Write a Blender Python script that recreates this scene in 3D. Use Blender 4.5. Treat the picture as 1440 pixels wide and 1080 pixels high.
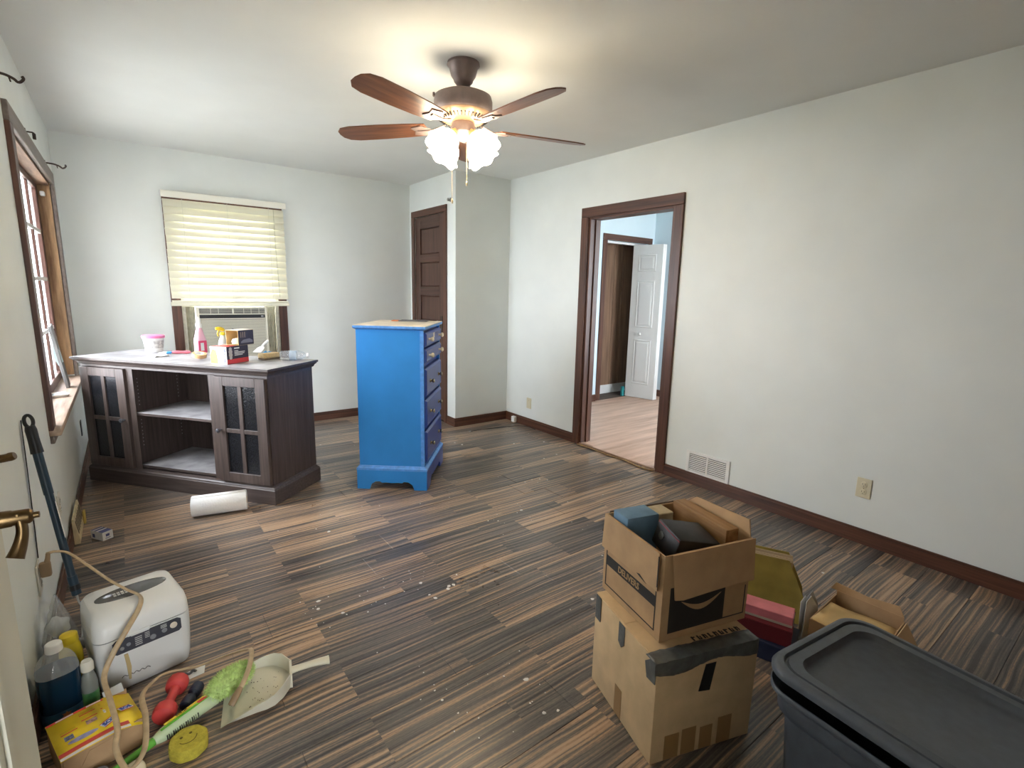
import bpy, bmesh, math, random
from mathutils import Vector, Matrix
random.seed(7)
PI = math.pi
for o in list(bpy.data.objects): bpy.data.objects.remove(o, do_unlink=True)
C = bpy.context.scene.collection
S = bpy.context.scene

# ------------------------------------------------------------------ camera, sky, exposure
cam_d = bpy.data.cameras.new('camera'); cam = bpy.data.objects.new('camera', cam_d); C.objects.link(cam)
cam_d.sensor_width = 36; cam_d.lens = 715.9 * 36 / 1440; cam_d.clip_start = 0.02
right = Vector((0.798487, -0.601629, 0.021453)); up = Vector((0.090746, 0.155515, 0.983657)); fwd = Vector((0.595133, 0.783491, -0.178772))
m3 = Matrix((right, up, -fwd)).transposed()
cam.matrix_world = Matrix.Translation((0, 0, 1.3495)) @ m3.to_4x4()
S.camera = cam
S.view_settings.view_transform = 'Standard'; S.view_settings.look = 'None'
S.view_settings.exposure = 0.75; S.view_settings.gamma = 1.0; S.view_settings.use_curve_mapping = False
W = bpy.data.worlds.new('world'); S.world = W; W.use_nodes = True
bg = W.node_tree.nodes['Background']; bg.inputs[0].default_value = (0.93, 0.96, 1.0, 1); bg.inputs[1].default_value = 15.0

def portal(name, loc, rot, sx, sy):
    l = bpy.data.lights.new(name, 'AREA'); l.shape = 'RECTANGLE'; l.size = sx; l.size_y = sy; l.energy = 1
    l.cycles.is_portal = True
    o = bpy.data.objects.new(name, l); C.objects.link(o); o.location = loc; o.rotation_euler = rot
    return o
# daylight portals in two windows and the added hall opening (no light of their own)
portal('daylight_portal', (-0.50, 4.06, 1.35), (0, -PI/2, 0), 1.5, 1.8)
portal('daylight_portal', (4.9, 0.97, 1.45), (PI/2, 0, 0), 1.5, 1.3)

portal('daylight_portal', (-0.10, -1.80, 1.15), (PI/2, 0, 0), 0.5, 1.8)

# ------------------------------------------------------------------ room numbers (metres)
XL, XR, XC, YB, YC, H = -0.333, 3.19, 2.554, 5.250, 4.291, 2.44
YF = -0.20                                   # inner face of the front wall, behind the camera
X2, Y2, Z2 = 5.60, 4.37, 0.015               # the next room: far right wall, closet wall, floor

# ------------------------------------------------------------------ materials
MATS = {}
def nmat(name):
    m = bpy.data.materials.new(name); m.use_nodes = True
    nt = m.node_tree; b = nt.nodes['Principled BSDF']
    return m, nt, b
def N(nt, t, **kw):
    n = nt.nodes.new(t)
    for k, v in kw.items():
        if k in n.inputs: n.inputs[k].default_value = v
        else: setattr(n, k, v)
    return n
def ramp(nt, stops, fac):
    r = nt.nodes.new('ShaderNodeValToRGB'); e = r.color_ramp.elements
    while len(e) < len(stops): e.new(0.5)
    for i, (p, c) in enumerate(stops): e[i].position = p; e[i].color = (*c, 1)
    nt.links.new(fac, r.inputs[0]); return r
def mat(name, col, rough=0.5, metal=0.0, noise=0.0, nscale=8.0, bump=0.0, bscale=60.0, spec=0.5, **kw):
    """plain surface: base colour, a little mottling and a little relief"""
    if name in MATS: return MATS[name]
    m, nt, b = nmat(name)
    b.inputs['Base Color'].default_value = (*col, 1); b.inputs['Roughness'].default_value = rough
    b.inputs['Metallic'].default_value = metal; b.inputs['Specular IOR Level'].default_value = spec
    tc = N(nt, 'ShaderNodeTexCoord')
    if noise:
        n = N(nt, 'ShaderNodeTexNoise', Scale=nscale, Detail=5.0); nt.links.new(tc.outputs['Object'], n.inputs['Vector'])
        r = ramp(nt, [(0.3, tuple(max(0, c*(1-noise)) for c in col)), (0.7, tuple(min(1, c*(1+noise)) for c in col))], n.outputs['Fac'])
        nt.links.new(r.outputs[0], b.inputs['Base Color'])
    if bump:
        n2 = N(nt, 'ShaderNodeTexNoise', Scale=bscale, Detail=3.0); nt.links.new(tc.outputs['Object'], n2.inputs['Vector'])
        bp = N(nt, 'ShaderNodeBump', Strength=bump, Distance=0.004); nt.links.new(n2.outputs['Fac'], bp.inputs['Height'])
        nt.links.new(bp.outputs[0], b.inputs['Normal'])
    for k, v in kw.items(): b.inputs[k].default_value = v
    MATS[name] = m; return m
def wood(name, c1, c2, axis=2, rough=0.45, fine=38.0, along=2.2, world=True, c3=None):
    """streaky wood, grain along one axis"""
    if name in MATS: return MATS[name]
    m, nt, b = nmat(name)
    if world: v = N(nt, 'ShaderNodeNewGeometry').outputs['Position']
    else: v = N(nt, 'ShaderNodeTexCoord').outputs['Object']
    mp = N(nt, 'ShaderNodeMapping'); sc = [fine]*3; sc[axis] = along; mp.inputs['Scale'].default_value = sc
    nt.links.new(v, mp.inputs[0])
    n = N(nt, 'ShaderNodeTexNoise', Scale=1.0, Detail=6.0, Roughness=0.6); nt.links.new(mp.outputs[0], n.inputs['Vector'])
    st = [(0.3, c1), (0.68, c2)] if c3 is None else [(0.3, c1), (0.52, c2), (0.72, c3)]
    r = ramp(nt, st, n.outputs['Fac']); nt.links.new(r.outputs[0], b.inputs['Base Color'])
    b.inputs['Roughness'].default_value = rough
    bp = N(nt, 'ShaderNodeBump', Strength=0.12, Distance=0.003); nt.links.new(n.outputs['Fac'], bp.inputs['Height']); nt.links.new(bp.outputs[0], b.inputs['Normal'])
    MATS[name] = m; return m
def glass(name, tint=(1, 1, 1), gloss=0.10, rough=0.02, haze=0.0, hcol=(0.8, 0.82, 0.84)):
    """thin clear sheet: lets light through and mirrors a little more at grazing angles"""
    if name in MATS: return MATS[name]
    m, nt, b = nmat(name); nt.nodes.remove(b); out = nt.nodes['Material Output']
    t = N(nt, 'ShaderNodeBsdfTransparent'); t.inputs[0].default_value = (*tint, 1)
    g = N(nt, 'ShaderNodeBsdfGlossy'); g.inputs['Roughness'].default_value = rough
    f = N(nt, 'ShaderNodeLayerWeight'); f.inputs[0].default_value = 0.5
    pw = N(nt, 'ShaderNodeMath', operation='POWER'); pw.inputs[1].default_value = 5.0; nt.links.new(f.outputs['Facing'], pw.inputs[0])
    ml = N(nt, 'ShaderNodeMath', operation='MULTIPLY_ADD'); ml.inputs[1].default_value = 0.55; ml.inputs[2].default_value = 0.02 + gloss*0.12; nt.links.new(pw.outputs[0], ml.inputs[0])
    mx = N(nt, 'ShaderNodeMixShader'); nt.links.new(ml.outputs[0], mx.inputs[0]); nt.links.new(t.outputs[0], mx.inputs[1]); nt.links.new(g.outputs[0], mx.inputs[2])
    last = mx
    if haze:
        df = N(nt, 'ShaderNodeBsdfDiffuse'); df.inputs[0].default_value = (*hcol, 1); mh = N(nt, 'ShaderNodeMixShader'); mh.inputs[0].default_value = haze
        nt.links.new(mx.outputs[0], mh.inputs[1]); nt.links.new(df.outputs[0], mh.inputs[2]); last = mh
    nt.links.new(last.outputs[0], out.inputs[0]); MATS[name] = m; return m
def emit(name, col, k):
    m, nt, b = nmat(name); b.inputs['Base Color'].default_value = (*col, 1)
    b.inputs['Emission Color'].default_value = (*col, 1); b.inputs['Emission Strength'].default_value = k
    MATS[name] = m; return m

def floor_mat():
    m, nt, b = nmat('laminate_floor'); L = nt.links
    pos = N(nt, 'ShaderNodeNewGeometry').outputs['Position']
    mp = N(nt, 'ShaderNodeMapping'); mp.inputs['Location'].default_value = (0.11, -(3.312 - 40*0.193), 0); L.new(pos, mp.inputs[0])
    br = N(nt, 'ShaderNodeTexBrick'); br.offset = 0.37; br.offset_frequency = 3; br.squash = 1.0
    for k, v in (('Color1', (0, 0, 0, 1)), ('Color2', (1, 1, 1, 1)), ('Scale', 1.0), ('Mortar Size', 0.0), ('Bias', 0.0), ('Brick Width', 0.62), ('Row Height', 0.193/2)): br.inputs[k].default_value = v
    L.new(mp.outputs[0], br.inputs['Vector'])
    # streaks: stretched noise, shifted from strip to strip
    sx = N(nt, 'ShaderNodeSeparateXYZ'); L.new(pos, sx.inputs[0])
    sc = N(nt, 'ShaderNodeSeparateColor'); L.new(br.outputs['Color'], sc.inputs[0])
    cx = N(nt, 'ShaderNodeCombineXYZ')
    a = N(nt, 'ShaderNodeMath', operation='MULTIPLY'); a.inputs[1].default_value = 1.15; L.new(sx.outputs[0], a.inputs[0])
    w1 = N(nt, 'ShaderNodeTexNoise', Scale=1.7, Detail=2.0); L.new(pos, w1.inputs['Vector'])
    wv = N(nt, 'ShaderNodeMath', operation='MULTIPLY_ADD'); wv.inputs[1].default_value = 0.045; L.new(w1.outputs['Fac'], wv.inputs[0]); L.new(sx.outputs[1], wv.inputs[2])
    bq = N(nt, 'ShaderNodeMath', operation='MULTIPLY'); bq.inputs[1].default_value = 84.0; L.new(wv.outputs[0], bq.inputs[0])
    cq = N(nt, 'ShaderNodeMath', operation='MULTIPLY'); cq.inputs[1].default_value = 31.0; L.new(sc.outputs[0], cq.inputs[0])
    L.new(a.outputs[0], cx.inputs[0]); L.new(bq.outputs[0], cx.inputs[1]); L.new(cq.outputs[0], cx.inputs[2])
    n = N(nt, 'ShaderNodeTexNoise', Scale=1.0, Detail=5.0, Roughness=0.55); L.new(cx.outputs[0], n.inputs['Vector'])
    # strips differ: some slate, some warm
    sh = N(nt, 'ShaderNodeMath', operation='MULTIPLY_ADD'); sh.inputs[1].default_value = 0.16; sh.inputs[2].default_value = -0.08; L.new(sc.outputs[0], sh.inputs[0])
    ad = N(nt, 'ShaderNodeMath', operation='ADD'); L.new(n.outputs['Fac'], ad.inputs[0]); L.new(sh.outputs[0], ad.inputs[1])
    gn = N(nt, 'ShaderNodeTexNoise', Scale=1.0, Detail=3.0, Roughness=0.7)
    gm = N(nt, 'ShaderNodeMapping'); gm.inputs['Scale'].default_value = (60, 260, 1); L.new(pos, gm.inputs[0]); L.new(gm.outputs[0], gn.inputs['Vector'])
    g2 = N(nt, 'ShaderNodeMath', operation='MULTIPLY_ADD'); g2.inputs[1].default_value = 0.22; L.new(gn.outputs['Fac'], g2.inputs[0]); L.new(ad.outputs[0], g2.inputs[2])
    ad = N(nt, 'ShaderNodeMath', operation='SUBTRACT'); ad.inputs[1].default_value = 0.105; L.new(g2.outputs[0], ad.inputs[0])
    r = ramp(nt, [(0.34, (0.026, 0.022, 0.021)), (0.45, (0.095, 0.082, 0.074)), (0.53, (0.18, 0.138, 0.106)), (0.585, (0.35, 0.22, 0.13)), (0.67, (0.52, 0.35, 0.22))], ad.outputs[0])
    # dust film: greyer and duller in soft patches
    d = N(nt, 'ShaderNodeTexNoise', Scale=1.93, Detail=6.0, Roughness=0.65); L.new(pos, d.inputs['Vector'])
    dr = ramp(nt, [(0.40, (0.02, 0.02, 0.02)), (0.75, (0.30, 0.30, 0.30))], d.outputs['Fac'])
    mx = N(nt, 'ShaderNodeMix', data_type='RGBA'); mx.inputs[7].default_value = (0.24, 0.22, 0.205, 1); L.new(dr.outputs[0], mx.inputs[0]); L.new(r.outputs[0], mx.inputs[6])
    # scattered pale scuffs
    sp = N(nt, 'ShaderNodeTexNoise', Scale=7.3, Detail=8.0, Roughness=0.8); L.new(pos, sp.inputs['Vector'])
    sr = ramp(nt, [(0.655, (0, 0, 0)), (0.70, (0.55, 0.55, 0.55))], sp.outputs['Fac'])
    mx2 = N(nt, 'ShaderNodeMix', data_type='RGBA'); mx2.inputs[7].default_value = (0.42, 0.38, 0.33, 1); L.new(sr.outputs[0], mx2.inputs[0]); L.new(mx.outputs[2], mx2.inputs[6])
    L.new(mx2.outputs[2], b.inputs['Base Color'])
    rr = N(nt, 'ShaderNodeMapRange'); rr.inputs[3].default_value = 0.20; rr.inputs[4].default_value = 0.42; L.new(d.outputs['Fac'], rr.inputs[0]); L.new(rr.outputs[0], b.inputs['Roughness'])
    b.inputs['Specular IOR Level'].default_value = 0.5
    bp = N(nt, 'ShaderNodeBump', Strength=0.10, Distance=0.002); L.new(n.outputs['Fac'], bp.inputs['Height']); L.new(bp.outputs[0], b.inputs['Normal'])
    return m
FLOOR = floor_mat()
WALL = mat('grey_wall_paint', (0.755, 0.79, 0.765), 0.55, noise=0.03, nscale=3, bump=0.06, bscale=180)
CEIL = mat('ceiling_paint', (0.79, 0.80, 0.775), 0.8, noise=0.03, nscale=2, bump=0.15, bscale=220)
BLUEWALL = mat('pale_blue_paint', (0.68, 0.81, 0.87), 0.6, noise=0.02, nscale=3)
def trimwood(ax): return wood('brown_trim_wood_' + 'xyz'[ax], (0.045, 0.018, 0.011), (0.135, 0.055, 0.032), ax, 0.4, 45, 1.6)
BARE = wood('bare_jamb_wood', (0.17, 0.085, 0.04), (0.52, 0.33, 0.17), 2, 0.6, 30, 3.0)
BAREY = wood('bare_head_wood', (0.10, 0.05, 0.028), (0.34, 0.20, 0.12), 1, 0.6, 30, 3.0)
SASH = wood('red_brown_sash_wood', (0.055, 0.024, 0.017), (0.13, 0.060, 0.045), 2, 0.4, 40, 2)
DOORWOOD = wood('dark_door_wood', (0.04, 0.018, 0.012), (0.105, 0.050, 0.034), 2, 0.38, 50, 1.8)
PANELING = wood('brown_wall_paneling', (0.12, 0.068, 0.042), (0.30, 0.185, 0.115), 2, 0.5, 30, 1.5)
CABWOOD = wood('espresso_laminate', (0.045, 0.032, 0.028), (0.10, 0.072, 0.062), 2, 0.48, 60, 3, world=False)
CABWOODY = wood('espresso_laminate_long', (0.05, 0.037, 0.034), (0.105, 0.08, 0.072), 1, 0.42, 60, 3, world=False)
DUSTY = mat('dusty_espresso_top', (0.31, 0.30, 0.305), 0.5, noise=0.35, nscale=9)
WHITE = mat('white_plastic', (0.80, 0.80, 0.78), 0.35)
OFFW = mat('cream_plastic', (0.72, 0.70, 0.62), 0.35)
ALMOND = mat('almond_plastic', (0.70, 0.64, 0.46), 0.4)
BLACK = mat('black_plastic', (0.015, 0.015, 0.016), 0.4)
DGREY = mat('dark_grey_plastic', (0.05, 0.055, 0.06), 0.4)
CHROME = mat('bright_steel', (0.75, 0.75, 0.76), 0.18, 1.0)
BRASS = mat('aged_brass', (0.17, 0.11, 0.052), 0.36, 1.0, noise=0.3, nscale=40)
BRONZE = mat('brown_bronze_metal', (0.22, 0.165, 0.15), 0.42, 0.3, noise=0.12, nscale=30)
IRON = mat('dark_iron', (0.07, 0.05, 0.04), 0.5, 0.6)
CLEAR = glass('window_glass', (0.97, 0.98, 1.0), 0.05)
PETG = glass('clear_plastic', (0.93, 0.95, 0.97), 0.5, 0.08, 0.22)
BAGM = glass('bag_film', (0.9, 0.91, 0.91), 0.9, 0.12, 0.22)
CARD = mat('tan_cardboard', (0.62, 0.44, 0.25), 0.8, noise=0.10, nscale=14, bump=0.1, bscale=300)
CARD2 = mat('brown_cardboard', (0.48, 0.305, 0.16), 0.8, noise=0.12, nscale=14, bump=0.1, bscale=300)
CARDP = mat('pale_cardboard', (0.60, 0.42, 0.19), 0.8, noise=0.12, nscale=10)
INK = mat('black_ink', (0.028, 0.025, 0.022), 0.6)
PAPER = mat('white_paper', (0.80, 0.80, 0.78), 0.8, noise=0.04)

# ------------------------------------------------------------------ mesh helpers
def T(v, M): return M @ Vector(v) if M is not None else Vector(v)
def box(bm, x0, x1, y0, y1, z0, z1, M=None, bev=0.0, seg=1):
    vs = [bm.verts.new(T((x, y, z), M)) for z in (z0, z1) for y in (y0, y1) for x in (x0, x1)]
    fs = [bm.faces.new([vs[i] for i in f]) for f in ((0, 2, 3, 1), (4, 5, 7, 6), (0, 1, 5, 4), (2, 6, 7, 3), (0, 4, 6, 2), (1, 3, 7, 5))]
    if bev: bmesh.ops.bevel(bm, geom=list({e for f in fs for e in f.edges}), offset=bev, segments=seg, affect='EDGES', profile=0.5)
    return bm
def lathe(bm, prof, n=24, M=None, cap=True):
    """profile = [(r, z)...] turned about z"""
    rings = []
    for r, z in prof:
        rings.append([bm.verts.new(T((r*math.cos(2*PI*i/n), r*math.sin(2*PI*i/n), z), M)) for i in range(n)] if r > 1e-6 else [bm.verts.new(T((0, 0, z), M))])
    for a, b in zip(rings, rings[1:]):
        for i in range(n):
            j = (i+1) % n
            if len(a) == 1 and len(b) == 1: continue
            if len(a) == 1: bm.faces.new((a[0], b[j], b[i]))
            elif len(b) == 1: bm.faces.new((a[i], a[j], b[0]))
            else: bm.faces.new((a[i], a[j], b[j], b[i]))
    if cap:
        if len(rings[0]) > 1: bm.faces.new(list(reversed(rings[0])))
        if len(rings[-1]) > 1: bm.faces.new(rings[-1])
    return bm
def loft(bm, loops, cap=True, M=None, closed=False):
    R = [[bm.verts.new(T(p, M)) for p in l] for l in loops]; n = len(R[0])
    pairs = list(zip(R, R[1:])) + ([(R[-1], R[0])] if closed else [])
    for a, b in pairs:
        for i in range(n): bm.faces.new((a[i], a[(i+1) % n], b[(i+1) % n], b[i]))
    if cap and not closed: bm.faces.new(list(reversed(R[0]))); bm.faces.new(R[-1])
    return bm
def rrect(w, d, r, z, cx=0, cy=0, k=5):
    pts = []
    for sx, sy, a0 in ((1, 1, 0), (-1, 1, PI/2), (-1, -1, PI), (1, -1, 1.5*PI)):
        for i in range(k+1):
            a = a0 + PI/2*i/k; pts.append((cx + sx*(w/2-r) + r*math.cos(a), cy + sy*(d/2-r) + r*math.sin(a), z))
    return pts
def prism(bm, poly, z0, z1, M=None):
    """flat polygon (x,y) given thickness z0..z1"""
    a = [bm.verts.new(T((x, y, z0), M)) for x, y in poly]; b = [bm.verts.new(T((x, y, z1), M)) for x, y in poly]; n = len(a)
    bm.faces.new(list(reversed(a))); bm.faces.new(b)
    for i in range(n): bm.faces.new((a[i], a[(i+1) % n], b[(i+1) % n], b[i]))
    return bm
def smooth_path(pts, k=8):
    pts = [Vector(p) for p in pts]; out = []
    for i in range(len(pts)-1):
        p0 = pts[max(i-1, 0)]; p1 = pts[i]; p2 = pts[i+1]; p3 = pts[min(i+2, len(pts)-1)]
        for s in range(k):
            t = s/k
            out.append(0.5*((2*p1) + (p2-p0)*t + (2*p0-5*p1+4*p2-p3)*t*t + (3*p1-p0-3*p2+p3)*t**3))
    return out + [pts[-1]]
def tube(bm, pts, r, n=10, M=None, flat=1.0):
    pts = [T(p, M) for p in pts]; rings = []; nrm = None
    for i, p in enumerate(pts):
        t = (pts[min(i+1, len(pts)-1)] - pts[max(i-1, 0)]).normalized()
        if nrm is None: nrm = t.cross(Vector((0.31, 0.2, 0.93)) if abs(t.z) < .9 else Vector((1, 0, 0))).normalized()
        nrm = (nrm - t*nrm.dot(t)).normalized(); bi = t.cross(nrm)
        rr = r[i] if isinstance(r, (list, tuple)) else r
        rings.append([bm.verts.new(p + nrm*rr*math.cos(2*PI*j/n) + bi*rr*flat*math.sin(2*PI*j/n)) for j in range(n)])
    for a, b in zip(rings, rings[1:]):
        for j in range(n): bm.faces.new((a[j], a[(j+1) % n], b[(j+1) % n], b[j]))
    bm.faces.new(list(reversed(rings[0]))); bm.faces.new(rings[-1]); return bm
def B(): return bmesh.new()
def obj(name, bm, m, parent=None, smooth=False, loc=None, rot=None, kind=None, label=None):
    bmesh.ops.recalc_face_normals(bm, faces=bm.faces[:])
    me = bpy.data.meshes.new(name); bm.to_mesh(me); bm.free()
    if m is not None: me.materials.append(m)
    if smooth:
        for p in me.polygons: p.use_smooth = True
        try: me.set_sharp_from_angle(angle=math.radians(smooth if smooth is not True else 42))
        except Exception: pass
    o = bpy.data.objects.new(name, me); C.objects.link(o)
    if parent is not None: o.parent = parent
    if loc is not None: o.location = loc
    if rot is not None: o.rotation_euler = rot
    if kind: o['kind'] = kind
    if label: o['label'] = label
    return o
def inst(name, src, parent, loc, rot=None, scale=None):
    o = bpy.data.objects.new(name, src.data); C.objects.link(o); o.parent = parent; o.location = loc
    if rot is not None: o.rotation_euler = rot
    if scale is not None: o.scale = scale
    return o
def thing(name, label, cat, loc=(0, 0, 0), rotz=0.0, group=None, rot=None):
    o = bpy.data.objects.new(name, None); C.objects.link(o); o.empty_display_size = 0.05
    o.location = loc; o.rotation_euler = rot if rot else (0, 0, rotz); o['label'] = label; o['category'] = cat
    if group: o['group'] = group
    return o
def tag(o, label, cat, group=None):
    o['label'] = label; o['category'] = cat
    if group: o['group'] = group
    return o
def struct(name, bm, m, label, parent=None, smooth=False):
    o = obj(name, bm, m, parent, smooth)
    if parent is None: o['kind'] = 'structure'; o['label'] = label; o['category'] = name.split('_')[0]
    return o
def sroot(name, label, loc=(0, 0, 0), rotz=0):
    o = thing(name, label, name.split('_')[0], loc, rotz); o['kind'] = 'structure'; return o
def text(s, size, depth=0.0006, bold=0.0):
    cu = bpy.data.curves.new('lettering', 'FONT'); cu.body = s; cu.size = size; cu.extrude = depth; cu.offset = bold
    cu.align_x = 'CENTER'; cu.align_y = 'CENTER'; cu.resolution_u = 2
    o = bpy.data.objects.new('lettering', cu); C.objects.link(o)
    me = o.to_mesh(); bm = B(); bm.from_mesh(me); o.to_mesh_clear(); bpy.data.objects.remove(o, do_unlink=True); bpy.data.curves.remove(cu)
    return bm
def lettering(s, size, m, parent, loc, rot, bold=0.0, sx=1.0):
    o = obj('lettering', text(s, size, bold=bold), m, parent, loc=loc, rot=rot); o.scale = (sx, 1, 1); return o
def wall_cells(u0, u1, v0, v1, holes):
    us = sorted({u0, u1, *[h[0] for h in holes], *[h[1] for h in holes]}); vs = sorted({v0, v1, *[h[2] for h in holes], *[h[3] for h in holes]})
    for a, b in zip(us, us[1:]):
        for c, d in zip(vs, vs[1:]):
            um, vm = (a+b)/2, (c+d)/2
            if not any(h[0] < um < h[1] and h[2] < vm < h[3] for h in holes): yield a, b, c, d
def wall(name, axis, p0, p1, u0, u1, z0, z1, m, label, holes=()):
    bm = B()
    for a, b, c, d in wall_cells(u0, u1, z0, z1, holes):
        if axis == 0: box(bm, p0, p1, a, b, c, d)
        else: box(bm, a, b, p0, p1, c, d)
    bmesh.ops.remove_doubles(bm, verts=bm.verts[:], dist=1e-5)
    return struct(name, bm, m, label)

# ================================================================== THE SETTING
# ---- floor: sub-floor slab and laminate boards
fl = B(); box(fl, XL-0.14, XR+0.0, YF-0.15, YB+0.12, -0.10, -0.014)
floor = struct('floor', fl, mat('dark_subfloor', (0.05, 0.035, 0.025), 0.9), 'dark streaky laminate floor, dusty and scuffed, of the main room')
PW, PLN = 0.193, 1.215
pb = B(); box(pb, 0.0006, PLN-0.0006, 0.0005, PW-0.0005, -0.012, 0.0, bev=0.0012)
plank_src = None
known = {0: 2.266, 2: 2.135, 9: 0.83, 11: 1.068, 10: 0.30}
rowk = range(-10, 19)
for k in rowk:
    y0 = 3.312 - PW*(k+1)
    if y0 > YB - 0.02: continue
    xmax = XC if y0 + PW > YC + 0.05 else XR
    off = known.get(k, random.uniform(0, PLN)); x = off - PLN*math.ceil((off - XL)/PLN)
    while x < xmax - 0.02:
        xa, xb = max(x, XL+0.001), min(x + PLN, xmax-0.001)
        ya, yb = max(y0, YF), min(y0+PW, YB)
        if xb - xa > 0.02:
            if plank_src is None: o = plank_src = obj('plank', pb, FLOOR, floor)
            else: o = inst('plank', plank_src, floor, (0, 0, 0))
            o.location = (xa, ya, random.uniform(-0.0006, 0.0)); o.scale = ((xb-xa)/PLN, (yb-ya)/PW, 1)
            # the boards by the next room's doorway have come loose and tip a little
            if k in (2, 3, 4) and xb > 3.0:
                o.rotation_euler = (math.radians((0.25, -0.2, 0.25)[k-2]), math.radians(-0.1), 0); o.location.z = 0.001
        x += PLN

# ---- walls and ceiling of the main room
wall('wall_left', 0, XL-0.095, XL, YF-0.15, YB, 0, H, WALL, 'pale grey painted wall holding the wide many-paned window', [(3.215, 4.915, 0.655, 2.02)])
wall('wall_back', 1, YB, YB+0.14, XL-0.14, XR+0.12, 0, H, WALL, 'pale grey painted wall behind the window blind', [(0.395, 1.18, 0.62, 2.035)])
wall('wall_closet_side', 0, XC, XC+0.10, YC+0.10, YB, 0, H, WALL, 'narrow grey wall that holds the dark panelled door', [(4.50, 5.135, 0, 2.095)])
wall('wall_closet_front', 1, YC, YC+0.10, XC, XR, 0, H, WALL, 'short grey wall beside the closet corner')
wall('wall_right', 0, XR, XR+0.12, YF-0.15, YB, 0, H, WALL, 'long pale grey wall with the open doorway', [(2.322, 3.178, 0, 1.982)])
wall('wall_front', 1, YF-0.15, YF, XL, XR, 0, H, PANELING, 'unseen front wall with brown panelling added to cut bounced light, and the entry doorway', [(-0.32, 0.42, 0, 2.05)])  # dark panelling and narrow doorway added to keep light off the boxes
bm = B(); box(bm, XL-0.14, X2+0.12, YF-0.15, YB+0.14, H, H+0.10)
struct('ceiling', bm, CEIL, 'off-white lightly textured ceiling')
bm = B(); box(bm, -14, 18, -14, 20, -0.5, -0.4)
struct('ground_outside', bm, mat('pale_ground', (0.42, 0.42, 0.38), 0.9, noise=0.3, nscale=3), 'pale ground outside the windows')
bm = B()          # unseen hall added behind the camera, its end opening aims daylight left
box(bm, -0.48, -0.36, -1.7, YF-0.15, 0, H); box(bm, 0.70, 0.82, -1.7, YF-0.15, 0, H); 
for a, b, c, d in wall_cells(-0.48, 0.82, 0, H, [(-0.34, 0.14, 0.25, 2.05)]): box(bm, a, b, -1.82, -1.7, c, d)
box(bm, -0.48, 0.82, -1.82, YF-0.15, H, H+0.1)
struct('wall_added_hall', bm, WALL, 'walls of the unseen hall added behind the camera to shape the daylight')
bm = B(); box(bm, -0.48, 0.82, -1.82, YF-0.15, -0.10, -0.002)
struct('floor_added_hall', bm, mat('added_hall_tile', (0.3, 0.29, 0.28), 0.8), 'plain floor of the added hall behind the camera')

bm = B(); box(bm, -3.4, XL-0.10, 2.78, 2.92, -0.4, 3.0); box(bm, -1.05, XL-0.10, 2.92, 6.2, 2.62, 2.70)  # unseen wall and eave, added to cut daylight falling on the back wall
struct('wall_daylight_baffle', bm, mat('daylight_baffle_paint', (0.30, 0.29, 0.27), 0.9), 'unseen wall and eave added outside to block daylight at the many-paned window')

# ---- next room
bm = B(); box(bm, XR+0.002, X2+0.1, 0.9, 5.1, -0.10, Z2-0.012)
fb = struct('floor_bedroom', bm, mat('dark_subfloor', (0.05, 0.035, 0.025), 0.9), 'bare peach-toned board floor of the next room')
BFL = wood('bare_peach_boards', (0.44, 0.27, 0.19), (0.72, 0.50, 0.38), 0, 0.45, 14, 1.3)
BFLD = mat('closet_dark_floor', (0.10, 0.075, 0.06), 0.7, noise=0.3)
yy = 0.97; bsrc = None; i = 0
while yy < Y2 - 0.01:
    x = XR + 0.004 - (i*0.83 % 1.9); i += 1
    while x < X2 - 0.02:
        xa, xb = max(x, XR+0.004), min(x+1.9, X2-0.001)
        if xb-xa > 0.05:
            if bsrc is None: q = B(); box(q, 0.0008, 0.9992, 0.0006, 0.1274, -0.012, 0, bev=0.001); o = bsrc = obj('board', q, BFL, fb)
            else: o = inst('board', bsrc, fb, (0, 0, 0))
            o.location = (xa, yy, Z2); o.scale = (xb-xa, min(1, (Y2-yy)/0.128), 1)
        x += 1.9
    yy += 0.128
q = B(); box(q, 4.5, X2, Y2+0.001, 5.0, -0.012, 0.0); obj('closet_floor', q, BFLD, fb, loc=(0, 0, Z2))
wall('wall_bedroom_back', 1, Y2, Y2+0.10, XR+0.12, X2, 0, H, BLUEWALL, 'pale blue wall around the closet in the next room', [(4.705, 5.475, 0, 1.985)])
wall('wall_bedroom_right', 0, X2, X2+0.10, 0.9, 5.0, 0, H, BLUEWALL, 'pale blue side wall of the next room behind the folding door')
wall('wall_bedroom_front', 1, 0.87, 0.97, XR+0.12, X2, 0, H, BLUEWALL, 'pale blue window wall of the next room', [(4.25, 5.55, 0.7, 2.2)])
q = B(); box(q, 4.50, 4.55, Y2+0.10, 4.71, 0, H)
struct('wall_closet_left', q, PANELING, 'brown panelled side of the next room closet')
pw = B(); box(pw, 4.55, X2, 4.68, 4.71, 0, H)
pwl = struct('wall_closet_back', pw, PANELING, 'brown wood-grain panelling inside the next room closet')
xs = [4.55, 4.70, 4.90, 5.02, 5.20, 5.36, 5.60]
for a, b in zip(xs, xs[1:]):
    q = B(); box(q, a+0.003, b-0.003, 4.668, 4.6799, 0.12, 2.43, bev=0.003); obj('panel', q, PANELING, pwl)
q = B(); box(q, 4.56, 5.59, 4.645, 4.667, Z2, 0.13, bev=0.004)
struct('baseboard_closet', q, mat('white_gloss_paint', (0.72, 0.72, 0.70), 0.4), 'white board along the foot of the closet panelling')

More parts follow.
